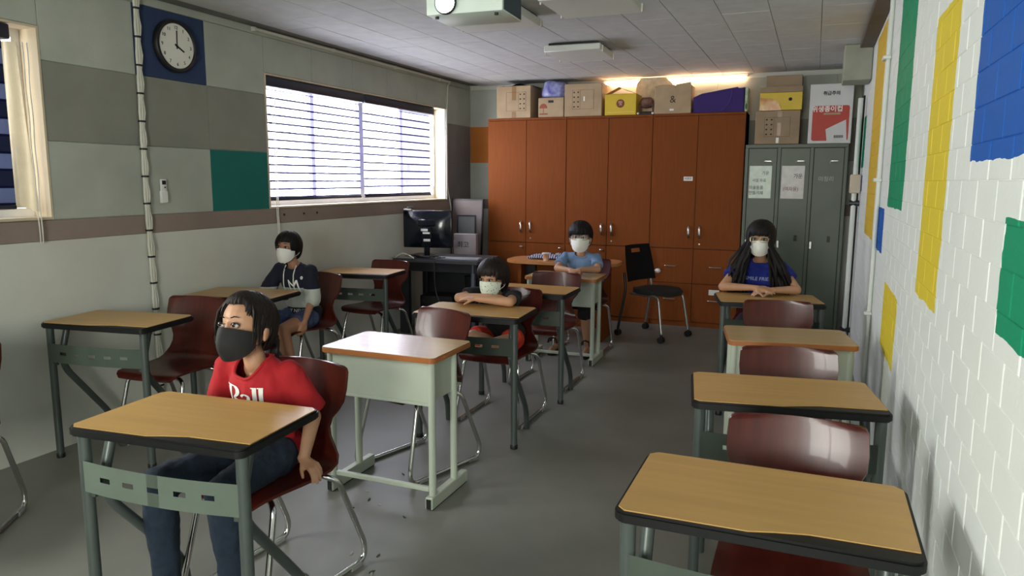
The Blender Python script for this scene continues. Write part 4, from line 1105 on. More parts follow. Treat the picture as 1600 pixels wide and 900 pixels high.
for s in (-1, 1):
    b = MB(); b.tube(rounded([(s * 0.205, 0.225, 0.62), (s * 0.21, 0.20, 0.46), (s * 0.225, 0.27, 0.075)], 0.04), 0.013, 10); b.build('rear_leg', M['grey_tube'] if s > 0 else M['charcoal'], vc)
    b = MB(); b.tube(rounded([(s * 0.19, 0.16, 0.425), (s * 0.20, -0.17, 0.425), (s * 0.22, -0.235, 0.07)], 0.05), 0.013, 10); b.build('front_leg', M['grey_tube'], vc)
    for y in (0.27, -0.235):
        b = MB()
        for dx in (-0.014, 0.014): b.tube([(s * 0.225 + dx - 0.009, y, 0.0305), (s * 0.225 + dx + 0.009, y, 0.0305)], 0.030, 16)
        b.tube([(s * 0.225, y, 0.03), (s * 0.225, y, 0.085)], 0.012, 10); b.build('castor', M['black'], vc)
b = MB(); b.tube(rounded([(0.21, 0.215, 0.60), (0.26, 0.215, 0.60), (0.29, 0.20, 0.60)], 0.02), 0.011, 8); b.ell((0.30, 0.195, 0.60), (0.028, 0.03, 0.024)); b.build('arm_stub', M['white_pl'], vc)
b = MB(); b.box(-0.05, 0.05, 0.225, 0.25, 0.528, 0.55, bev=0.005); b.build('back_label', M['white_pl'], vc)

# ---------------------------------------------------------------- people
M['skin'] = mat('skin', (184, 138, 106), 0.55, var=0.03, vscale=14)
M['skin_tan'] = mat('tanned skin', (166, 118, 90), 0.55, var=0.03, vscale=14)
M['hair'] = mat('black hair', (20, 16, 14), 0.6, vscale=30, stretch=(6, 6, 0.6), var=0.2, spec=0.25)
M['hair_brown'] = mat('dark brown hair', (28, 20, 17), 0.55, vscale=30, stretch=(6, 6, 0.6), var=0.2, spec=0.25)
M['eye_white'] = mat('eye white', (190, 184, 174), 0.35, var=0.01)
M['iris'] = mat('dark brown iris', (30, 18, 12), 0.12, var=0.02)
M['mask_white'] = mat('white mask cloth', (232, 232, 224), 0.8, var=0.02)
M['mask_black'] = mat('black mask cloth', (26, 26, 26), 0.75, var=0.03)
M['mask_print'] = mat('printed mask cloth', (214, 224, 208), 0.8, var=0.03)


def remeshed(b, vox, smooth=4, wr=0.0, wf=22.0, seed=0.0, keep=None):
    """voxel-union of the primitives in b -> bmesh of one continuous surface"""
    me = b.mesh('tmp', []) if False else None
    bmesh.ops.recalc_face_normals(b.bm, faces=b.bm.faces[:])
    me = bpy.data.meshes.new('tmp'); b.bm.to_mesh(me); b.bm.free()
    o = bpy.data.objects.new('tmp', me); COL.objects.link(o)
    m = o.modifiers.new('r', 'REMESH'); m.mode = 'VOXEL'; m.voxel_size = vox; m.adaptivity = 0.0
    bpy.context.view_layer.update()
    dg = bpy.context.evaluated_depsgraph_get()
    me2 = bpy.data.meshes.new_from_object(o.evaluated_get(dg))
    bpy.data.objects.remove(o); bpy.data.meshes.remove(me)
    r = MB(); r.bm.from_mesh(me2); bpy.data.meshes.remove(me2)
    for _ in range(smooth):
        bmesh.ops.smooth_vert(r.bm, verts=r.bm.verts[:], factor=0.5, use_axis_x=True, use_axis_y=True, use_axis_z=True)
    if wr:
        r.bm.normal_update()
        for v_ in r.bm.verts:
            p = V((v_.co.x, v_.co.y, v_.co.z * 0.6)) * wf + V((seed, 0, 0))
            n = noise.noise(p) + 0.5 * noise.noise(p * 2.1)
            v_.co += v_.normal * (wr * n)
    return r


def limb(b, pts, rad, seg=16):
    for (p, q), (r0, r1) in zip(zip(pts, pts[1:]), zip(rad, rad[1:])): b.capsule(p, q, r0, r1, seg)


def sleeve(b, pts, rad, seg=18):
    """open-looking cloth sleeve: flat end"""
    b.tube(rounded(pts, 0.05, 4) if len(pts) > 2 else pts, [rad[0] + (rad[1] - rad[0]) * k / (len(rounded(pts, 0.05, 4) if len(pts) > 2 else pts) - 1) for k in range(len(rounded(pts, 0.05, 4) if len(pts) > 2 else pts))], seg)


def hand(b, w, f, n, side, s=0.8, curl=0.35, spread=0.10, thumb=0.8):
    """palm, four unequal jointed fingers and a thumb; f finger direction, n back of the hand, side +1/-1 picks the thumb side"""
    w = V(w); f = V(f).normalized(); n = V(n); n = (n - f * n.dot(f)).normalized(); t = f.cross(n) * side
    offs = (0.027, 0.010, -0.008, -0.025); lens = (0.058, 0.066, 0.061, 0.047); kn = (0.078, 0.082, 0.078, 0.070)
    b.capsule(w - f * 0.012, w + f * 0.02, 0.0205 * s, 0.022 * s, 12)
    for o_, l, k in zip(offs, lens, kn):
        K = w + (f * k + t * o_) * s
        b.capsule(w + (f * 0.012 + t * o_ * 0.55) * s, K, 0.0135 * s, 0.0105 * s, 10)
        d = (f + t * (o_ / 0.027) * spread).normalized(); p = K; r = 0.0092 * s
        for q, fr in enumerate((0.45, 0.31, 0.24)):
            a = curl * (0.8 if q == 0 else 1.15)
            d = (d * math.cos(a) - n * math.sin(a)).normalized() if q == 0 else (d * math.cos(a) - (n * 1.0 + d * 0).normalized() * math.sin(a)).normalized()
            e = p + d * l * fr * 1.12 * s
            b.capsule(p, e, r, r * 0.92, 10); p = e; r *= 0.92
    p = w + (f * 0.022 + t * 0.020) * s; d = (f * 0.62 + t * thumb - n * 0.25).normalized()
    b.capsule(p, p + d * 0.034 * s, 0.0135 * s, 0.0115 * s, 10); p2 = p + d * 0.034 * s; d = (d + f * 0.5 - n * 0.25).normalized()
    b.capsule(p2, p2 + d * 0.026 * s, 0.0110 * s, 0.0095 * s, 10); p3 = p2 + d * 0.026 * s; d = (d + f * 0.25 - n * 0.2).normalized()
    b.capsule(p3, p3 + d * 0.018 * s, 0.0095 * s, 0.008 * s, 10)


class Head:
    def __init__(self, c, yaw=0, pitch=0, roll=0, s=1.0):
        self.s = s; self.c = V(c)
        self.M = Matrix.Translation(self.c) @ Matrix.Rotation(math.radians(yaw), 4, 'Z') @ Matrix.Rotation(math.radians(-pitch), 4, 'X') @ Matrix.Rotation(math.radians(roll), 4, 'Y') @ Matrix.Scale(s, 4)

    def skin(self, b):
        t = MB()
        t.ell((0, 0.010, 0.022), (0.074, 0.090, 0.086)); t.ell((0, -0.018, -0.030), (0.064, 0.066, 0.066)); t.ell((0, -0.040, -0.072), (0.036, 0.034, 0.030))
        t.ell((0, -0.083, -0.026), (0.013, 0.014, 0.012)); t.capsule((0, -0.082, 0.004), (0, -0.086, -0.022), 0.008, 0.011, 10)
        for s in (-1, 1):
            t.ell((s * 0.034, -0.052, -0.034), (0.022, 0.022, 0.022))                                   # cheeks
            t.ell((s * 0.077, 0.012, -0.012), (0.009, 0.019, 0.030), Matrix.Rotation(s * 0.35, 3, 'Z'), 14, 10)  # ears
            t.ell((s * 0.078, 0.006, -0.034), (0.007, 0.010, 0.012), None, 10, 8)
        bmesh.ops.transform(t.bm, matrix=self.M, verts=t.bm.verts[:])
        me = bpy.data.meshes.new('t'); t.bm.to_mesh(me); t.bm.free(); b.bm.from_mesh(me); bpy.data.meshes.remove(me)

    def face_parts(self, root, inv, hair='hair', brows=True, gaze=(0, 0)):
        T = inv @ self.M
        for s in (-1, 1):
            b = MB(); b.ell((s * 0.0295, -0.0785, 0.001), (0.0132, 0.0082, 0.0080), Matrix.Rotation(s * -0.28, 3, 'Z'), 16, 10); b.xf(T); e = b.build('eye', M['eye_white'], root)
            b = MB(); b.ell((s * 0.0295 + gaze[0], -0.0868, 0.001 + gaze[1]), (0.0074, 0.0034, 0.0078), None, 14, 8); b.xf(T); b.build('iris', M['iris'], e)
            b = MB()
            b.tube([(s * 0.015, -0.0855, 0.0015), (s * 0.022, -0.0885, 0.0082), (s * 0.031, -0.0885, 0.0098), (s * 0.040, -0.083, 0.0075), (s * 0.046, -0.077, 0.002)], [0.0012, 0.0020, 0.0022, 0.0020, 0.001], 6)
            b.xf(T); b.build('eyelid', M[hair], e)
            if brows:
                b = MB(); b.tube([(s * 0.014, -0.0865, 0.025), (s * 0.028, -0.0865, 0.030), (s * 0.042, -0.078, 0.027)], [0.0026, 0.003, 0.0012], 6, flat=(1, 0.7)); b.xf(T); b.build('eyebrow', M[hair], root)

    def mask(self, root, inv, m, ridge=0.016, loop='mask_white', droop=0.0):
        T = inv @ self.M; rows = []; n = 22; k = 16
        for i in range(k + 1):
            v_ = i / k; row = []
            for j in range(n + 1):
                u_ = -1 + 2 * j / n; a = abs(u_)
                ph = u_ * math.radians(76)
                zt = -0.006 - 0.012 * a ** 1.3; zb = -0.113 + 0.050 * a ** 2.2 - droop
                z = zt + (zb - zt) * v_
                bul = math.sin(PI * (0.12 + 0.80 * v_)) ** 0.7
                r_ = 0.083 + 0.008 * bul + ridge * bul * (1 - a) ** 1.4 - 0.012 * v_ ** 3
                y = -r_ * math.cos(ph) - 0.008 * (1 - a) * (1 - v_); x = 0.0735 * math.sin(ph) * (1 - 0.10 * v_ ** 2)
                y += 0.020 * max(0, v_ - 0.6) * (1 - a)
                row.append((x, y + 0.0 , z))
            rows.append(row)
        b = MB(); b.grid(rows, 0.0022); b.xf(T); o = b.build('face_mask', m, root, ang=70)
        for s in (-1, 1):
            b = MB(); b.tube(rounded([(s * 0.069, -0.022, -0.032), (s * 0.083, 0.016, 0.014), (s * 0.085, 0.030, -0.010), (s * 0.080, 0.018, -0.040), (s * 0.066, -0.022, -0.062)], 0.015), 0.0015, 6); b.xf(T); b.build('ear_loop', M[loop], o)
        return o

    def glasses(self, root, inv, m, w=0.026, h=0.019):
        T = inv @ self.M; b = MB()
        for s in (-1, 1):
            P = [(s * 0.031 + w * math.copysign(abs(math.cos(a)) ** 0.7, math.cos(a)), -0.100 + 0.010 * abs(s * 0.031 + w * math.cos(a)) / 0.06, 0.000 + h * math.copysign(abs(math.sin(a)) ** 0.7, math.sin(a))) for a in [2 * PI * k / 24 for k in range(25)]]
            b.tube(P, 0.0022, 6)
            b.tube([(s * 0.058, -0.090, 0.006), (s * 0.076, -0.05, 0.006), (s * 0.080, 0.012, 0.004)], 0.0018, 6)
        b.tube([(-0.007, -0.099, 0.004), (0, -0.101, 0.007), (0.007, -0.099, 0.004)], 0.002, 6)
        b.xf(T); g = b.build('glasses', m, root)
        for s in (-1, 1):
            b = MB(); b.prism([(s * 0.031 + (w - 0.002) * math.cos(a), (h - 0.002) * math.sin(a)) for a in [2 * PI * k / 20 for k in range(20)]], 0.094, 0.0955); b.xf(T @ FRONT); b.build('lens', M['glass'], g, smooth=False)

    def hair(self, root, inv, m, end, locks=150, seed=1, fall=None, vol=0.0, lockr=0.0075, extra=None, crown=(0, 0.03)):
        """cap shell plus tapered locks combed from the crown; end(az) is the lowest height reached (az 0 = face)"""
        T = inv @ self.M; R = random.Random(seed); b = MB()
        rx, ry, rz = 0.083 + vol, 0.101 + vol, 0.099 + vol; cc = V((0, 0.012, 0.020))

        def P(az, th, k=1.0):
            d = V((math.sin(az) * math.sin(th), -math.cos(az) * math.sin(th), math.cos(th)))
            p = V((d.x * rx, d.y * ry, d.z * rz)) * k
            if th > PI / 2:                                     # below the widest ring hair hangs rather than tucks in
                q = 0.55; p.x = p.x * (1 - q) + q * rx * k * math.sin(az) * 0.97; p.y = p.y * (1 - q) + q * -math.cos(az) * ry * k * 0.95
            return cc + p

        def th_end(az):
            z = (end(az) - cc.z) / rz
            return math.acos(max(-0.98, min(0.95, z)))
        n, k = 48, 16; rows = []
        for i in range(k + 1):
            rows.append([P(2 * PI * j / n, 0.02 + (th_end(2 * PI * j / n) - 0.02) * i / k, 0.985 + 0.012 * noise.noise(V((j * 0.9, i * 0.15, seed)))) for j in range(n)])
        b.grid(rows, 0.007, loop=True)
        for q in range(locks):
            az = 2 * PI * (q + R.random()) / locks
            te = th_end(az) + R.uniform(-0.10, 0.10); ts = R.uniform(0.05, te * 0.55); tw = R.uniform(-0.12, 0.12)
            pts = []; rs = []
            for i in range(9):
                t_ = i / 8; th = ts + (te - ts) * t_
                pts.append(P(az + tw * t_ * t_, th, 1.0 + 0.03 * math.sin(PI * t_) + R.uniform(-.004, .004))); rs.append(lockr * (0.35 + 0.75 * math.sin(PI * min(1, 0.15 + t_ * 0.85)) ** 0.6) * (1 - 0.55 * max(0, t_ - 0.7) / 0.3))
            if fall and fall(az):
                for p in fall(az, pts[-1], R): pts.append(V(p)); rs.append(lockr * 1.1)
                rs[-1] = 0.002
            b.tube(pts, rs, 6, flat=(1.5, 0.75))
        if extra: extra(b, R)
        b.xf(T); return b.build('hair', m, root, ang=75)


def drape(me, centre, yaw, bvh, inv, off=0.003):
    """press a flat lettering mesh (xz plane, facing -y) onto cloth by rays"""
    Rz = Matrix.Rotation(yaw, 4, 'Z'); d = Rz @ V((0, 1, 0)); c = V(centre)
    for v_ in me.vertices:
        p = c + Rz @ v_.co - d * 0.4
        h = bvh.ray_cast(p, d, 0.9)
        q = h[0] - d * off if h[0] is not None else c + Rz @ v_.co
        v_.co = inv @ q
    me.update(); return me


def dense(me, cuts=2):
    g = bmesh.new(); g.from_mesh(me); bmesh.ops.triangulate(g, faces=g.faces[:])
    for _ in range(cuts):
        es = [e for e in g.edges if e.calc_length() > 0.012]
        if es: bmesh.ops.subdivide_edges(g, edges=es, cuts=1); bmesh.ops.triangulate(g, faces=[f for f in g.faces if len(f.verts) > 3])
    g.to_mesh(me); g.free(); return me


def shirt_text(body, size, centre, yaw, shirt, inv, m, root, bvh, **k):
    me = text_mesh(body, size, thick=0.0, **k); me.transform(FRONT); me = dense(me)
    drape(me, centre, yaw, bvh, inv); me.materials.clear(); me.materials.append(m)
    return linked('lettering', me, shirt)


def person(label, loc, rz, vox, spec):
    root = thing('person', label, 'person', loc, math.radians(rz)); bpy.context.view_layer.update()
    inv = (Matrix.Translation(V(loc)) @ Matrix.Rotation(math.radians(rz), 4, 'Z')).inverted()
    S = spec; H = S['head']; up = S.get('arm_r', (0.035, 0.030, 0.020))
    b = MB(); H.skin(b)
    nb = V(S['neck']); b.capsule(nb - V((0, 0, 0.03)), H.c + V((0, 0.018, -0.05)), 0.040, 0.037, 16)
    Rt = Matrix.Rotation(math.radians(S['turn']), 3, 'Z')
    hip = V(S['hip']); mid = (hip + nb) / 2
    b.ell(nb * 0.6 + hip * 0.4, (0.085, 0.05, 0.10), Rt); b.ell(nb + V((0, 0.018, -0.056)), (0.066, 0.040, 0.050), Rt); b.ell(hip, (0.09, 0.07, 0.06), Rt); b.capsule(hip, nb - V((0, -0.01, 0.06)), 0.06, 0.035, 16)
    for a in S['arms']:
        sh, el, wr = V(a['sh']), V(a['el']), V(a['wr'])
        b.capsule(sh, el, up[0], up[1], 14); b.capsule(el, wr, up[1] * 1.02, up[2], 14)
        hand(b, wr, a['f'], a['n'], a['side'], a.get('s', 0.80), a.get('curl', 0.35), thumb=a.get('thumb', 0.8))
    for l in S['legs']:
        hp, kn, an = V(l['hp']), V(l['kn']), V(l['an'])
        b.capsule(hp, kn, 0.062, 0.045, 16); b.capsule(kn, an + (kn - an) * 0.45, 0.046, 0.043, 16); b.capsule(an + (kn - an) * 0.45, an, 0.043, 0.028, 16)
        ft = V(l['toe']); b.capsule(an + V((0, 0, -0.028)), ft, 0.027, 0.020, 12)
    r = remeshed(b, vox, 3); r.xf(inv); r.build('body', M[S['skin']], root, ang=180)
    H.face_parts(root, inv, S.get('brow', 'hair'), gaze=S.get('gaze', (0, 0)))
    # shirt
    c = MB(); sw = S.get('shw', 0.150)
    chest = nb * 0.66 + hip * 0.34; belly = nb * 0.30 + hip * 0.70
    c.ell(chest, (0.128, 0.092, 0.125), Rt); c.ell(belly, (0.122, 0.098, 0.13), Rt)
    c.ell(hip + V((0, 0, S.get('hem', 0.0))), (0.135, 0.112, 0.085), Rt)
    for a in S['arms']:
        sh, el, wr = V(a['sh']), V(a['el']), V(a['wr'])
        c.capsule(nb + V((0, 0.008, -0.052)), sh + V((0, 0, -0.010)), 0.048, 0.040, 16)
        ce = S.get('sleeve', 0.8); r0, r1 = S.get('sleeve_r', (0.050, 0.054))
        if ce <= 1: c.tube([sh, sh + (el - sh) * ce * 0.35, sh + (el - sh) * ce], [r0 * 0.86, r0 * 0.98, r1], 18)
        else:
            c.capsule(sh, el, r0 * 0.88, r1, 16); c.tube([el, el + (wr - el) * (ce - 1)], [r1, r1 * 0.95], 18)
        c.ell(sh, (r0 * 0.9, r0 * 0.9, r0 * 0.86))
    rs = remeshed(c, 0.006, 5, S.get('wr', 0.004), 20, len(label)); rs.bm.normal_update()
    bvh = BVHTree.FromBMesh(rs.bm)
    Rz = Matrix.Rotation(math.radians(S['turn']), 4, 'Z'); nc = nb + Rz @ V((0, -0.012, 0)); ncr = S.get('neck_r', (0.056, 0.054))
    Rzi = Rz.inverted(); dead = []
    for v_ in rs.bm.verts:
        l = Rzi @ (v_.co - nc)
        if l.z > S.get('neck_z', -0.040) + 0.45 * l.y and (l.x / ncr[0]) ** 2 + (l.y / (ncr[1] * 1.35)) ** 2 < 1: dead.append(v_)
    bmesh.ops.delete(rs.bm, geom=dead, context='VERTS')
    bins = {}
    for e in rs.bm.edges:
        if len(e.link_faces) == 1:
            for v_ in e.verts:
                l = Rzi @ (v_.co - nc); bins.setdefault(int((math.atan2(l.y, l.x) + PI) / (2 * PI) * 30) % 30, []).append(v_.co.copy())
    ring = [sum(bins[k], V((0, 0, 0))) / len(bins[k]) for k in sorted(bins)]
    ring = [(ring[k - 1] + ring[k] * 2 + ring[(k + 1) % len(ring)]) / 4 for k in range(len(ring))]
    rs.xf(inv)
    shirt = rs.build('shirt', S['shirt'], root, ang=180)
    b = MB(); b.tube(ring + ring[:2], 0.0062, 8, caps=False); b.xf(inv); b.build('collar', S.get('collar', S['shirt']) , shirt)
    # trousers or shorts
    t = MB(); t.ell(hip, (0.125, 0.102, 0.085), Rt)
    for l in S['legs']:
        hp, kn, an = V(l['hp']), V(l['kn']), V(l['an']); e = S['leg_len']
        if e <= 1: t.capsule(hp, hp + (kn - hp) * 0.3, 0.074, 0.074, 16); t.tube([hp, hp + (kn - hp) * e], [0.074, 0.070], 18)
        else:
            t.capsule(hp, kn, 0.073, 0.057, 18); kk = an + (kn - an) * (1 - min(1, e - 1)); t.capsule(kn, kn + (kk - kn) * 0.4, 0.058, 0.055, 18); t.tube([kn + (kk - kn) * 0.35, kk], [0.055, 0.043] if e > 1.6 else [0.058, 0.068], 18)
    rt = remeshed(t, 0.006, 4, S.get('wr', 0.004), 24, 3); rt.xf(inv); rt.build('trousers' if S['leg_len'] > 1 else 'shorts', S['pants'], root, ang=180)
    for l in (S['legs'] if S['shoe'] else []):
        an, ft = V(l['an']), V(l['toe']); d = (ft - an); d.z = 0; d.normalize(); side = V((-d.y, d.x, 0))
        b = MB(); O = an - d * 0.035; L_ = 0.19
        sole = []
        for q in range(24):
            a = 2 * PI * q / 24; w_ = 0.036 + 0.006 * math.cos(a)
            sole.append(O + d * (L_ / 2 + L_ / 2 * math.cos(a)) + side * (w_ * math.sin(a)))
        b.prism([(p.x, p.y) for p in sole], 0.002, 0.022)
        if S['shoe'] == 'sandal':
            b.xf(inv); sh_ = b.build('sandal', M['black'], root)
            for f_ in (0.30, 0.62):
                b = MB(); C = O + d * (L_ * f_)
                b.tube([C + side * 0.04 + V((0, 0, .015)), C + side * 0.03 + V((0, 0, .055)), C + V((0, 0, .066)), C - side * 0.03 + V((0, 0, .055)), C - side * 0.04 + V((0, 0, .015))], 0.009, 8, flat=(1.8, 0.6)); b.xf(inv); b.build('strap', M['black'], sh_)
        else:
            b.xf(inv); sh_ = b.build('shoe_sole', M['white_pl'], root)
            b = MB(); b.ell(O + d * 0.05 + V((0, 0, 0.05)), (0.036, 0.05, 0.045), Matrix.Rotation(math.atan2(d.y, d.x) + PI / 2, 3, 'Z')); b.capsule(O + d * 0.05 + V((0, 0, 0.045)), O + d * 0.15 + V((0, 0, 0.036)), 0.034, 0.028, 14)
            rr = remeshed(b, 0.006, 3); rr.xf(inv); rr.build('shoe', S.get('shoe_mat', M['charcoal']), root, ang=180)
    return root, inv, bvh, shirt


# ------------------------------------------------- girl in the red shirt
c_red = mat('red cotton', (168, 20, 28), 0.85, var=0.03, bump=0.15, bscale=120)
c_jean = mat('blue denim', (21, 36, 52), 0.9, var=0.12, vscale=40, bump=0.3, bscale=160)
hd = Head((-1.890, 2.055, 0.966), -1, 13, -2, 1.09)
redg, inv, bvh, shirt = person('girl in a red Ball shirt and jeans with black mask and ponytail', (-1.83, 2.05, 0), -4, 0.0042, dict(
    head=hd, neck=(-1.872, 2.075, 0.858), hip=(-1.83, 2.10, 0.505), turn=-3, skin='skin', brow='hair_brown', gaze=(-0.001, 0.0022),
    arms=[dict(sh=(-1.735, 2.095, 0.805), el=(-1.680, 2.15, 0.625), wr=(-1.662, 2.065, 0.492), f=(0.88, -0.25, -0.22), n=(0.2, -0.15, 0.95), side=1, curl=0.80, s=0.80, thumb=0.6),
          dict(sh=(-2.005, 2.075, 0.805), el=(-2.062, 2.09, 0.62), wr=(-2.02, 2.05, 0.49), f=(-0.5, -0.4, -0.6), n=(-0.7, 0.1, 0.6), side=-1, curl=0.5, s=0.86)],
    legs=[dict(hp=(-1.90, 2.05, 0.50), kn=(-1.985, 1.715, 0.485), an=(-1.995, 1.735, 0.075), toe=(-2.0, 1.60, 0.03)),
          dict(hp=(-1.76, 2.05, 0.50), kn=(-1.725, 1.735, 0.490), an=(-1.725, 1.775, 0.075), toe=(-1.72, 1.64, 0.03))],
    shirt=c_red, pants=c_jean, leg_len=2.0, shoe='shoe', sleeve=0.88, sleeve_r=(0.054, 0.062), neck_r=(0.062, 0.062), hem=-0.005, wr=0.005))
hd.mask(redg, inv, M['mask_black'], 0.024, 'mask_black', 0.004)
def pony(b, R):
    for q in range(40):
        s = R.uniform(-1, 1); a = R.uniform(-0.02, 0.02)
        b.tube([(0.02 * s, 0.098, -0.01 + a), (0.03 * s, 0.125, -0.04 + a), (0.035 * s, 0.122, -0.10), (0.03 * s + a, 0.105, -0.17 + a), (0.02 * s, 0.10, -0.21 + 2 * a)], [0.005, 0.008, 0.009, 0.007, 0.001], 6)
    for s in (-1, 1):                                        # loose wisps before the ears
        for q in range(9):
            x = s * (0.074 + 0.004 * R.random()); y = -0.052 + 0.045 * q / 9
            b.tube([(s * 0.055, y + 0.01, 0.085), (x, y, 0.045), (x + s * 0.004, y - 0.004, 0.0), (x + s * 0.002, y + 0.006 * R.random(), -0.03 - 0.05 * R.random())], [0.002, 0.004, 0.003, 0.0006], 5)
hd.hair(redg, inv, M['hair_brown'], lambda az: 0.076 if abs((az + PI) % (2 * PI) - PI) < 0.62 else (0.076 - 0.100 * min(1, (abs((az + PI) % (2 * PI) - PI) - 0.62) / 0.75) - (0.05 if abs((az + PI) % (2 * PI) - PI) > 1.9 else 0)), 280, 4, extra=pony, lockr=0.0058)
# Ball, drawn as heavy and hair-thin strokes
def strokes(parts, m, centre, yaw, parent, bvh, inv):
    b = MB()
    for kind, *p in parts:
        if kind == 'r':
            x0, x1, z0, z1 = p; nx, nz = max(1, int((x1 - x0) / .008)), max(1, int((z1 - z0) / .012))
            b.grid([[(x0 + (x1 - x0) * i / nx, 0, z0 + (z1 - z0) * j / nz) for i in range(nx + 1)] for j in range(nz + 1)])
        else:
            cx, cz, rx, rz, a0, a1, w0, w1 = p; rows = []
            for q in range(17):
                a = a0 + (a1 - a0) * q / 16; w_ = w0 + (w1 - w0) * abs(math.cos(a))
                rows.append([(cx + (rx - w_ * k / 2) * math.cos(a), 0, cz + (rz - min(w_, 0.012) * k / 2) * math.sin(a)) for k in range(3)])
            b.grid(rows)
    me = b.mesh('lettering', [m], smooth=False); drape(me, centre, yaw, bvh, inv); return linked('lettering', me, parent)
wt_ = mat('white shirt print', (236, 234, 226), 0.7, var=0.01)
strokes([('r', -0.078, -0.058, -0.045, 0.045), ('r', -0.090, -0.046, 0.040, 0.045), ('r', -0.090, -0.046, -0.045, -0.040),
         ('a', -0.048, 0.022, 0.030, 0.022, -PI / 2, PI / 2, 0.004, 0.018), ('a', -0.048, -0.022, 0.036, 0.023, -PI / 2, PI / 2, 0.004, 0.020),
         ('a', 0.014, -0.027, 0.022, 0.018, PI / 2, 1.5 * PI, 0.004, 0.014), ('r', 0.014, 0.030, -0.045, 0.004), ('a', 0.006, 0.002, 0.024, 0.016, 0, PI * 0.85, 0.005, 0.012),
         ('r', 0.040, 0.056, -0.045, 0.045), ('r', 0.034, 0.040, 0.041, 0.045), ('r', 0.064, 0.080, -0.045, 0.045), ('r', 0.058, 0.064, 0.041, 0.045)],
        wt_, (-1.860, 1.98, 0.715), math.radians(8), shirt, bvh, inv)

# ------------------------------------------------- boy in the navy and white hoodie
c_navy = bpy.data.materials.new('navy and white sweatshirt'); c_navy.use_nodes = True
def band_mat(m, lo, hi, zc, lo2=None):
    nt = m.node_tree; N = nt.nodes; L = nt.links; p = N['Principled BSDF']; p.inputs['Roughness'].default_value = 0.9
    tc = N.new('ShaderNodeTexCoord'); sp = N.new('ShaderNodeSeparateXYZ'); L.new(tc.outputs['Object'], sp.inputs[0])
    r = N.new('ShaderNodeValToRGB'); r.color_ramp.interpolation = 'CONSTANT'
    r.color_ramp.elements[0].color = lin(*lo); r.color_ramp.elements[1].position = zc; r.color_ramp.elements[1].color = lin(*hi)
    if lo2:
        e = r.color_ramp.elements.new(lo2[0]); e.color = lin(*lo); r.color_ramp.elements[0].color = lin(*lo2[1])
    nz = N.new('ShaderNodeTexNoise'); nz.inputs['Scale'].default_value = 60; bp = N.new('ShaderNodeBump'); bp.inputs['Strength'].default_value = 0.15; bp.inputs['Distance'].default_value = 0.004
    L.new(nz.outputs['Fac'], bp.inputs['Height']); L.new(bp.outputs[0], p.inputs['Normal'])
    L.new(sp.outputs[2], r.inputs[0]); L.new(r.outputs[0], p.inputs['Base Color'])
band_mat(c_navy, (186, 192, 182), (20, 24, 40), 0.725, (0.580, (22, 24, 30)))
c_denim = mat('light denim', (62, 76, 108), 0.9, var=0.1, vscale=40)
hd = Head((-3.475, 4.235, 1.012), 10, 6, 3, 0.98)
nav, inv, bvh, shirt = person('boy in a navy and white hoodie and denim shorts, white mask', (-3.43, 4.26, 0), -10, 0.005, dict(
    head=hd, neck=(-3.455, 4.265, 0.915), hip=(-3.425, 4.33, 0.515), turn=4, skin='skin_tan',
    arms=[dict(sh=(-3.325, 4.285, 0.845), el=(-3.270, 4.225, 0.655), wr=(-3.262, 4.125, 0.515), f=(0.0, -0.28, -0.75), n=(0.8, -0.2, 0.2), side=1, curl=0.5, s=0.82),
          dict(sh=(-3.590, 4.275, 0.845), el=(-3.655, 4.18, 0.665), wr=(-3.53, 4.055, 0.595), f=(0.6, -0.5, -0.2), n=(0, 0, 1), side=-1, curl=0.3)],
    legs=[dict(hp=(-3.35, 4.28, 0.50), kn=(-3.315, 3.955, 0.475), an=(-3.29, 4.02, 0.07), toe=(-3.28, 3.88, 0.03)),
          dict(hp=(-3.50, 4.28, 0.50), kn=(-3.535, 3.945, 0.475), an=(-3.53, 4.00, 0.07), toe=(-3.54, 3.86, 0.03))],
    shirt=c_navy, pants=c_denim, leg_len=0.55, shoe='shoe', sleeve=1.05, sleeve_r=(0.058, 0.060), wr=0.006, hem=0.02))
hd.mask(nav, inv, M['mask_white'], 0.012)
azd = lambda az: abs((az + PI) % (2 * PI) - PI)
hd.hair(nav, inv, M['hair'], lambda az: 0.040 if azd(az) < 0.75 else (-0.02 if azd(az) < 1.2 else (-0.035 if azd(az) < 1.9 else -0.095)), 160, 9, vol=0.004)
for s in (-1, 1):
    b = MB(); pts = [V((-3.455 + s * 0.045, 4.16, 0.885 - 0.022 * k)) for k in range(11)]
    q = []
    for p in pts:
        h = bvh.ray_cast(p - V((0, 0.3, 0)), V((0, 1, 0)), 0.8); q.append(inv @ ((h[0] if h[0] is not None else p) - V((0, 0.004, 0))))
    b.tube(q, 0.0042, 6); b.build('drawstring', M['chain'], shirt)
shirt_text('M', 0.13, (-3.395, 4.16, 0.735), math.radians(10), shirt, inv, wt_, nav, bvh, shear=-0.25, sx=0.9)
shirt_text('STAY NEVER', 0.036, (-3.42, 4.2, 0.557), math.radians(20), shirt, inv, wt_, nav, bvh, sx=1.0)
strokes([('a', 0, 0, 0.010, 0.012, 0, 2 * PI, 0.006, 0.008)], wt_, (-3.345, 4.16, 0.80), math.radians(12), shirt, bvh, inv)

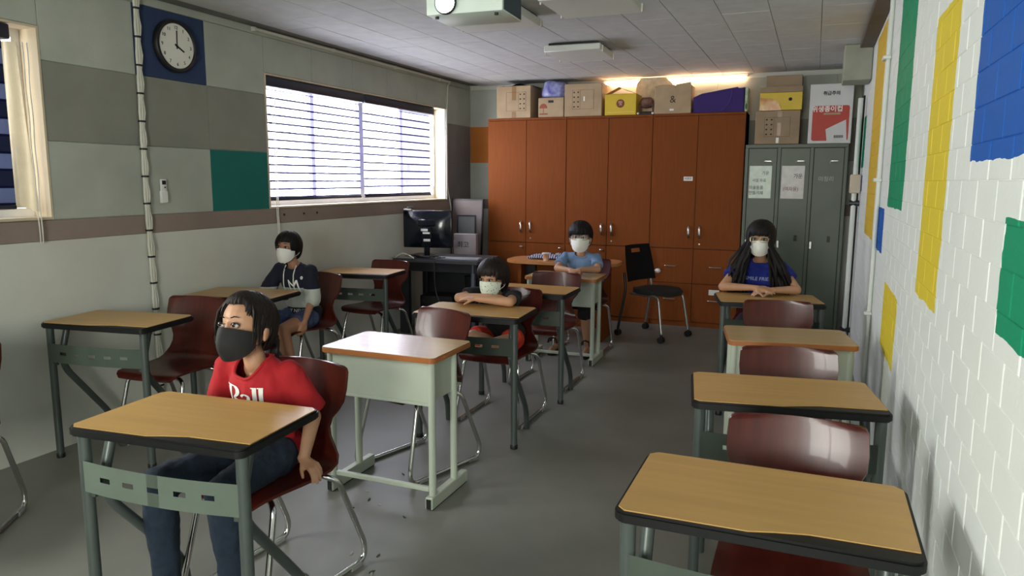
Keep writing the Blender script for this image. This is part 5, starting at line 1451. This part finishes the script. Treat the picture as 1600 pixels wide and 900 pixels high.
# ------------------------------------------------- boy in black leaning on folded arms
c_blk = mat('black cotton', (20, 20, 24), 0.9, var=0.05)
hd = Head((-1.805, 4.085, 0.902), -7, -2, 0, 1.0)
bm_, inv, bvh, shirt = person('boy in a black shirt resting on folded arms, patterned mask', (-1.78, 4.15, 0), 0, 0.005, dict(
    head=hd, neck=(-1.80, 4.125, 0.822), hip=(-1.785, 4.235, 0.51), turn=0, skin='skin',
    arms=[dict(sh=(-1.675, 4.13, 0.790), el=(-1.640, 3.965, 0.782), wr=(-1.835, 3.925, 0.795), f=(-1, 0.12, 0.0), n=(0, -0.25, 1), side=-1, curl=0.18, s=0.82),
          dict(sh=(-1.925, 4.13, 0.790), el=(-1.985, 3.985, 0.782), wr=(-1.790, 3.990, 0.800), f=(1, 0.05, 0.02), n=(0, -0.3, 1), side=1, curl=0.15, s=0.82)],
    legs=[dict(hp=(-1.71, 4.19, 0.505), kn=(-1.665, 4.05, 0.53), an=(-1.815, 3.985, 0.490), toe=(-1.90, 3.99, 0.470)),
          dict(hp=(-1.86, 4.19, 0.505), kn=(-1.92, 4.05, 0.53), an=(-1.765, 4.035, 0.505), toe=(-1.68, 4.045, 0.490))],
    shirt=c_blk, pants=mat('orange red cotton', (206, 52, 30), 0.85, var=0.04), leg_len=0.92, shoe=None, sleeve=0.62, sleeve_r=(0.050, 0.054), hem=0.03))
mk = hd.mask(bm_, inv, M['mask_print'], 0.018)
def speckle(m, spots):
    nt = m.node_tree; N = nt.nodes; L = nt.links; p = N['Principled BSDF']
    vo = N.new('ShaderNodeTexVoronoi'); vo.inputs['Scale'].default_value = 75; tc = N.new('ShaderNodeTexCoord'); L.new(tc.outputs['Object'], vo.inputs['Vector'])
    r = N.new('ShaderNodeValToRGB'); r.color_ramp.interpolation = 'CONSTANT'; r.color_ramp.elements[0].color = lin(*spots); r.color_ramp.elements[1].position = 0.24; r.color_ramp.elements[1].color = lin(216, 224, 208)
    L.new(vo.outputs['Distance'], r.inputs[0]); L.new(r.outputs[0], p.inputs['Base Color'])
speckle(M['mask_print'], (112, 122, 118))
hd.hair(bm_, inv, M['hair_brown'], lambda az: 0.030 if azd(az) < 0.85 else (0.0 if azd(az) < 1.25 else (-0.03 if azd(az) < 1.9 else -0.09)), 170, 12, vol=0.007)

# ------------------------------------------------- boy in pale blue with glasses
c_blue = mat('pale blue cotton', (112, 138, 172), 0.9, var=0.04)
hd = Head((-1.838, 6.02, 1.018), 13, 2, 0, 1.13)
bb_, inv, bvh, shirt = person('boy in a pale blue shirt and glasses with black bowl haircut', (-1.84, 6.12, 0), 2, 0.005, dict(
    head=hd, neck=(-1.838, 6.055, 0.900), hip=(-1.84, 6.18, 0.51), turn=6, skin='skin',
    arms=[dict(sh=(-1.70, 6.06, 0.845), el=(-1.655, 5.93, 0.760), wr=(-1.755, 5.775, 0.768), f=(-0.6, -0.75, -0.18), n=(0.1, -0.3, 1), side=-1, curl=0.22, s=0.95),
          dict(sh=(-1.975, 6.055, 0.845), el=(-2.005, 5.91, 0.755), wr=(-1.875, 5.845, 0.752), f=(0.9, -0.3, 0), n=(0, -0.1, 1), side=1, curl=0.2, s=0.9)],
    legs=[dict(hp=(-1.77, 6.12, 0.50), kn=(-1.735, 5.83, 0.475), an=(-1.735, 5.955, 0.085), toe=(-1.73, 5.82, 0.045)),
          dict(hp=(-1.92, 6.12, 0.50), kn=(-1.96, 5.84, 0.475), an=(-2.03, 5.98, 0.085), toe=(-2.04, 5.85, 0.045))],
    shirt=c_blue, pants=c_blk, leg_len=1.3, shoe='sandal', sleeve=0.72, sleeve_r=(0.046, 0.056), hem=0.02))
hd.mask(bb_, inv, M['mask_white'], 0.016)
hd.hair(bb_, inv, M['hair'], lambda az: 0.022 if azd(az) < 1.0 else (-0.002 if azd(az) < 1.6 else -0.07), 170, 21, vol=0.006)
hd.glasses(bb_, inv, M['grey_tube'], 0.028, 0.017)
shirt_text('ENJOY', 0.05, (-1.80, 5.9, 0.765), math.radians(10), shirt, inv, mat('faint shirt print', (176, 190, 206), 0.8), bb_, bvh) if False else None

# ------------------------------------------------- long-haired girl in blue
c_royal = mat('royal blue cotton', (26, 40, 128), 0.9, var=0.05)
hd = Head((-0.325, 5.255, 1.112), -2, 0, 0, 1.02)
gb, inv, bvh, shirt = person('long-haired girl in a blue shirt with glasses and white mask', (-0.32, 5.38, 0), 4, 0.005, dict(
    head=hd, neck=(-0.322, 5.300, 0.995), hip=(-0.32, 5.44, 0.52), turn=2, skin='skin',
    arms=[dict(sh=(-0.190, 5.295, 0.918), el=(-0.075, 5.155, 0.788), wr=(-0.225, 5.055, 0.790), f=(-0.95, -0.25, -0.05), n=(0, -0.25, 1), side=-1, curl=0.30, s=0.9),
          dict(sh=(-0.455, 5.295, 0.918), el=(-0.545, 5.115, 0.788), wr=(-0.335, 5.055, 0.800), f=(0.95, -0.22, 0.0), n=(0, -0.35, 1), side=1, curl=0.25, s=0.9)],
    legs=[dict(hp=(-0.25, 5.38, 0.51), kn=(-0.23, 5.02, 0.485), an=(-0.22, 5.09, 0.07), toe=(-0.21, 4.95, 0.03)),
          dict(hp=(-0.40, 5.38, 0.51), kn=(-0.43, 5.02, 0.485), an=(-0.43, 5.09, 0.07), toe=(-0.44, 4.95, 0.03))],
    shirt=c_royal, pants=mat('black cotton trousers', (22, 22, 28), 0.9), leg_len=2.0, shoe='shoe', sleeve=0.55, sleeve_r=(0.054, 0.060), hem=0.0))
hd.mask(gb, inv, M['mask_white'], 0.010)
def fall(az, p=None, R=None):
    a = azd(az)
    if p is None: return a > 0.72
    sx = math.copysign(1, p.x) if abs(p.x) > 0.01 else 1
    L_ = R.uniform(0.27, 0.36) * (1.0 if a > 1.3 else 0.85); o = R.uniform(0.15, 1.0)
    fwd_ = -0.035 if a < 1.5 else 0.012
    return [(p.x * 1.10 + sx * 0.012 * o, p.y + fwd_ * 0.4, p.z - L_ * 0.25), (p.x * 1.14 + sx * 0.062 * o, p.y + fwd_, p.z - L_ * 0.48), (p.x * 1.10 + sx * 0.118 * o, p.y + fwd_ * 1.5, p.z - L_ * 0.72), (p.x * 1.0 + sx * 0.150 * o, p.y + fwd_ * 1.6, p.z - L_)]
hd.hair(gb, inv, M['hair'], lambda az: 0.030 if azd(az) < 0.80 else -0.055, 460, 33, fall=fall, vol=0.006, lockr=0.0095)
hd.glasses(gb, inv, mat('pale gold frame', (196, 172, 132), 0.3, 0.6), 0.026, 0.019)
shirt_text('SMILE FRIENDS', 0.034, (-0.305, 5.2, 0.835), 0, shirt, inv, mat('pale blue shirt print', (170, 182, 214), 0.7), gb, bvh, shear=0.1)

# small flakes lying on the vinyl floor
fl = mat('pale flake', (150, 150, 140), 0.8); fd = mat('dark flake', (58, 60, 56), 0.8)
R = random.Random(5)
for k in range(16):
    x, y = (-1.72 + R.uniform(-.25, .25), 2.95 + R.uniform(-.3, .3)) if k < 8 else (-1.62 + R.uniform(-.12, .14), 2.22 + R.uniform(-.25, .3))
    b = MB(); n = 5; a0 = R.uniform(0, 6)
    b.prism([(R.uniform(.008, .02) * math.cos(a0 + 2 * PI * q / n), R.uniform(.003, .008) * math.sin(a0 + 2 * PI * q / n)) for q in range(n)], 0.0003, 0.003)
    tag(b.build('floor_flake', fl if k % 3 == 0 else fd, loc=(x, y, 0), rz=R.uniform(0, 6), smooth=False), 'small flake of peeled paint on the grey floor under the shiny green desk' if k < 8 else 'small flake of peeled paint on the grey floor beside the girl in red', 'flake', 'flakes under the shiny green desk' if k < 8 else 'flakes beside the girl in red')
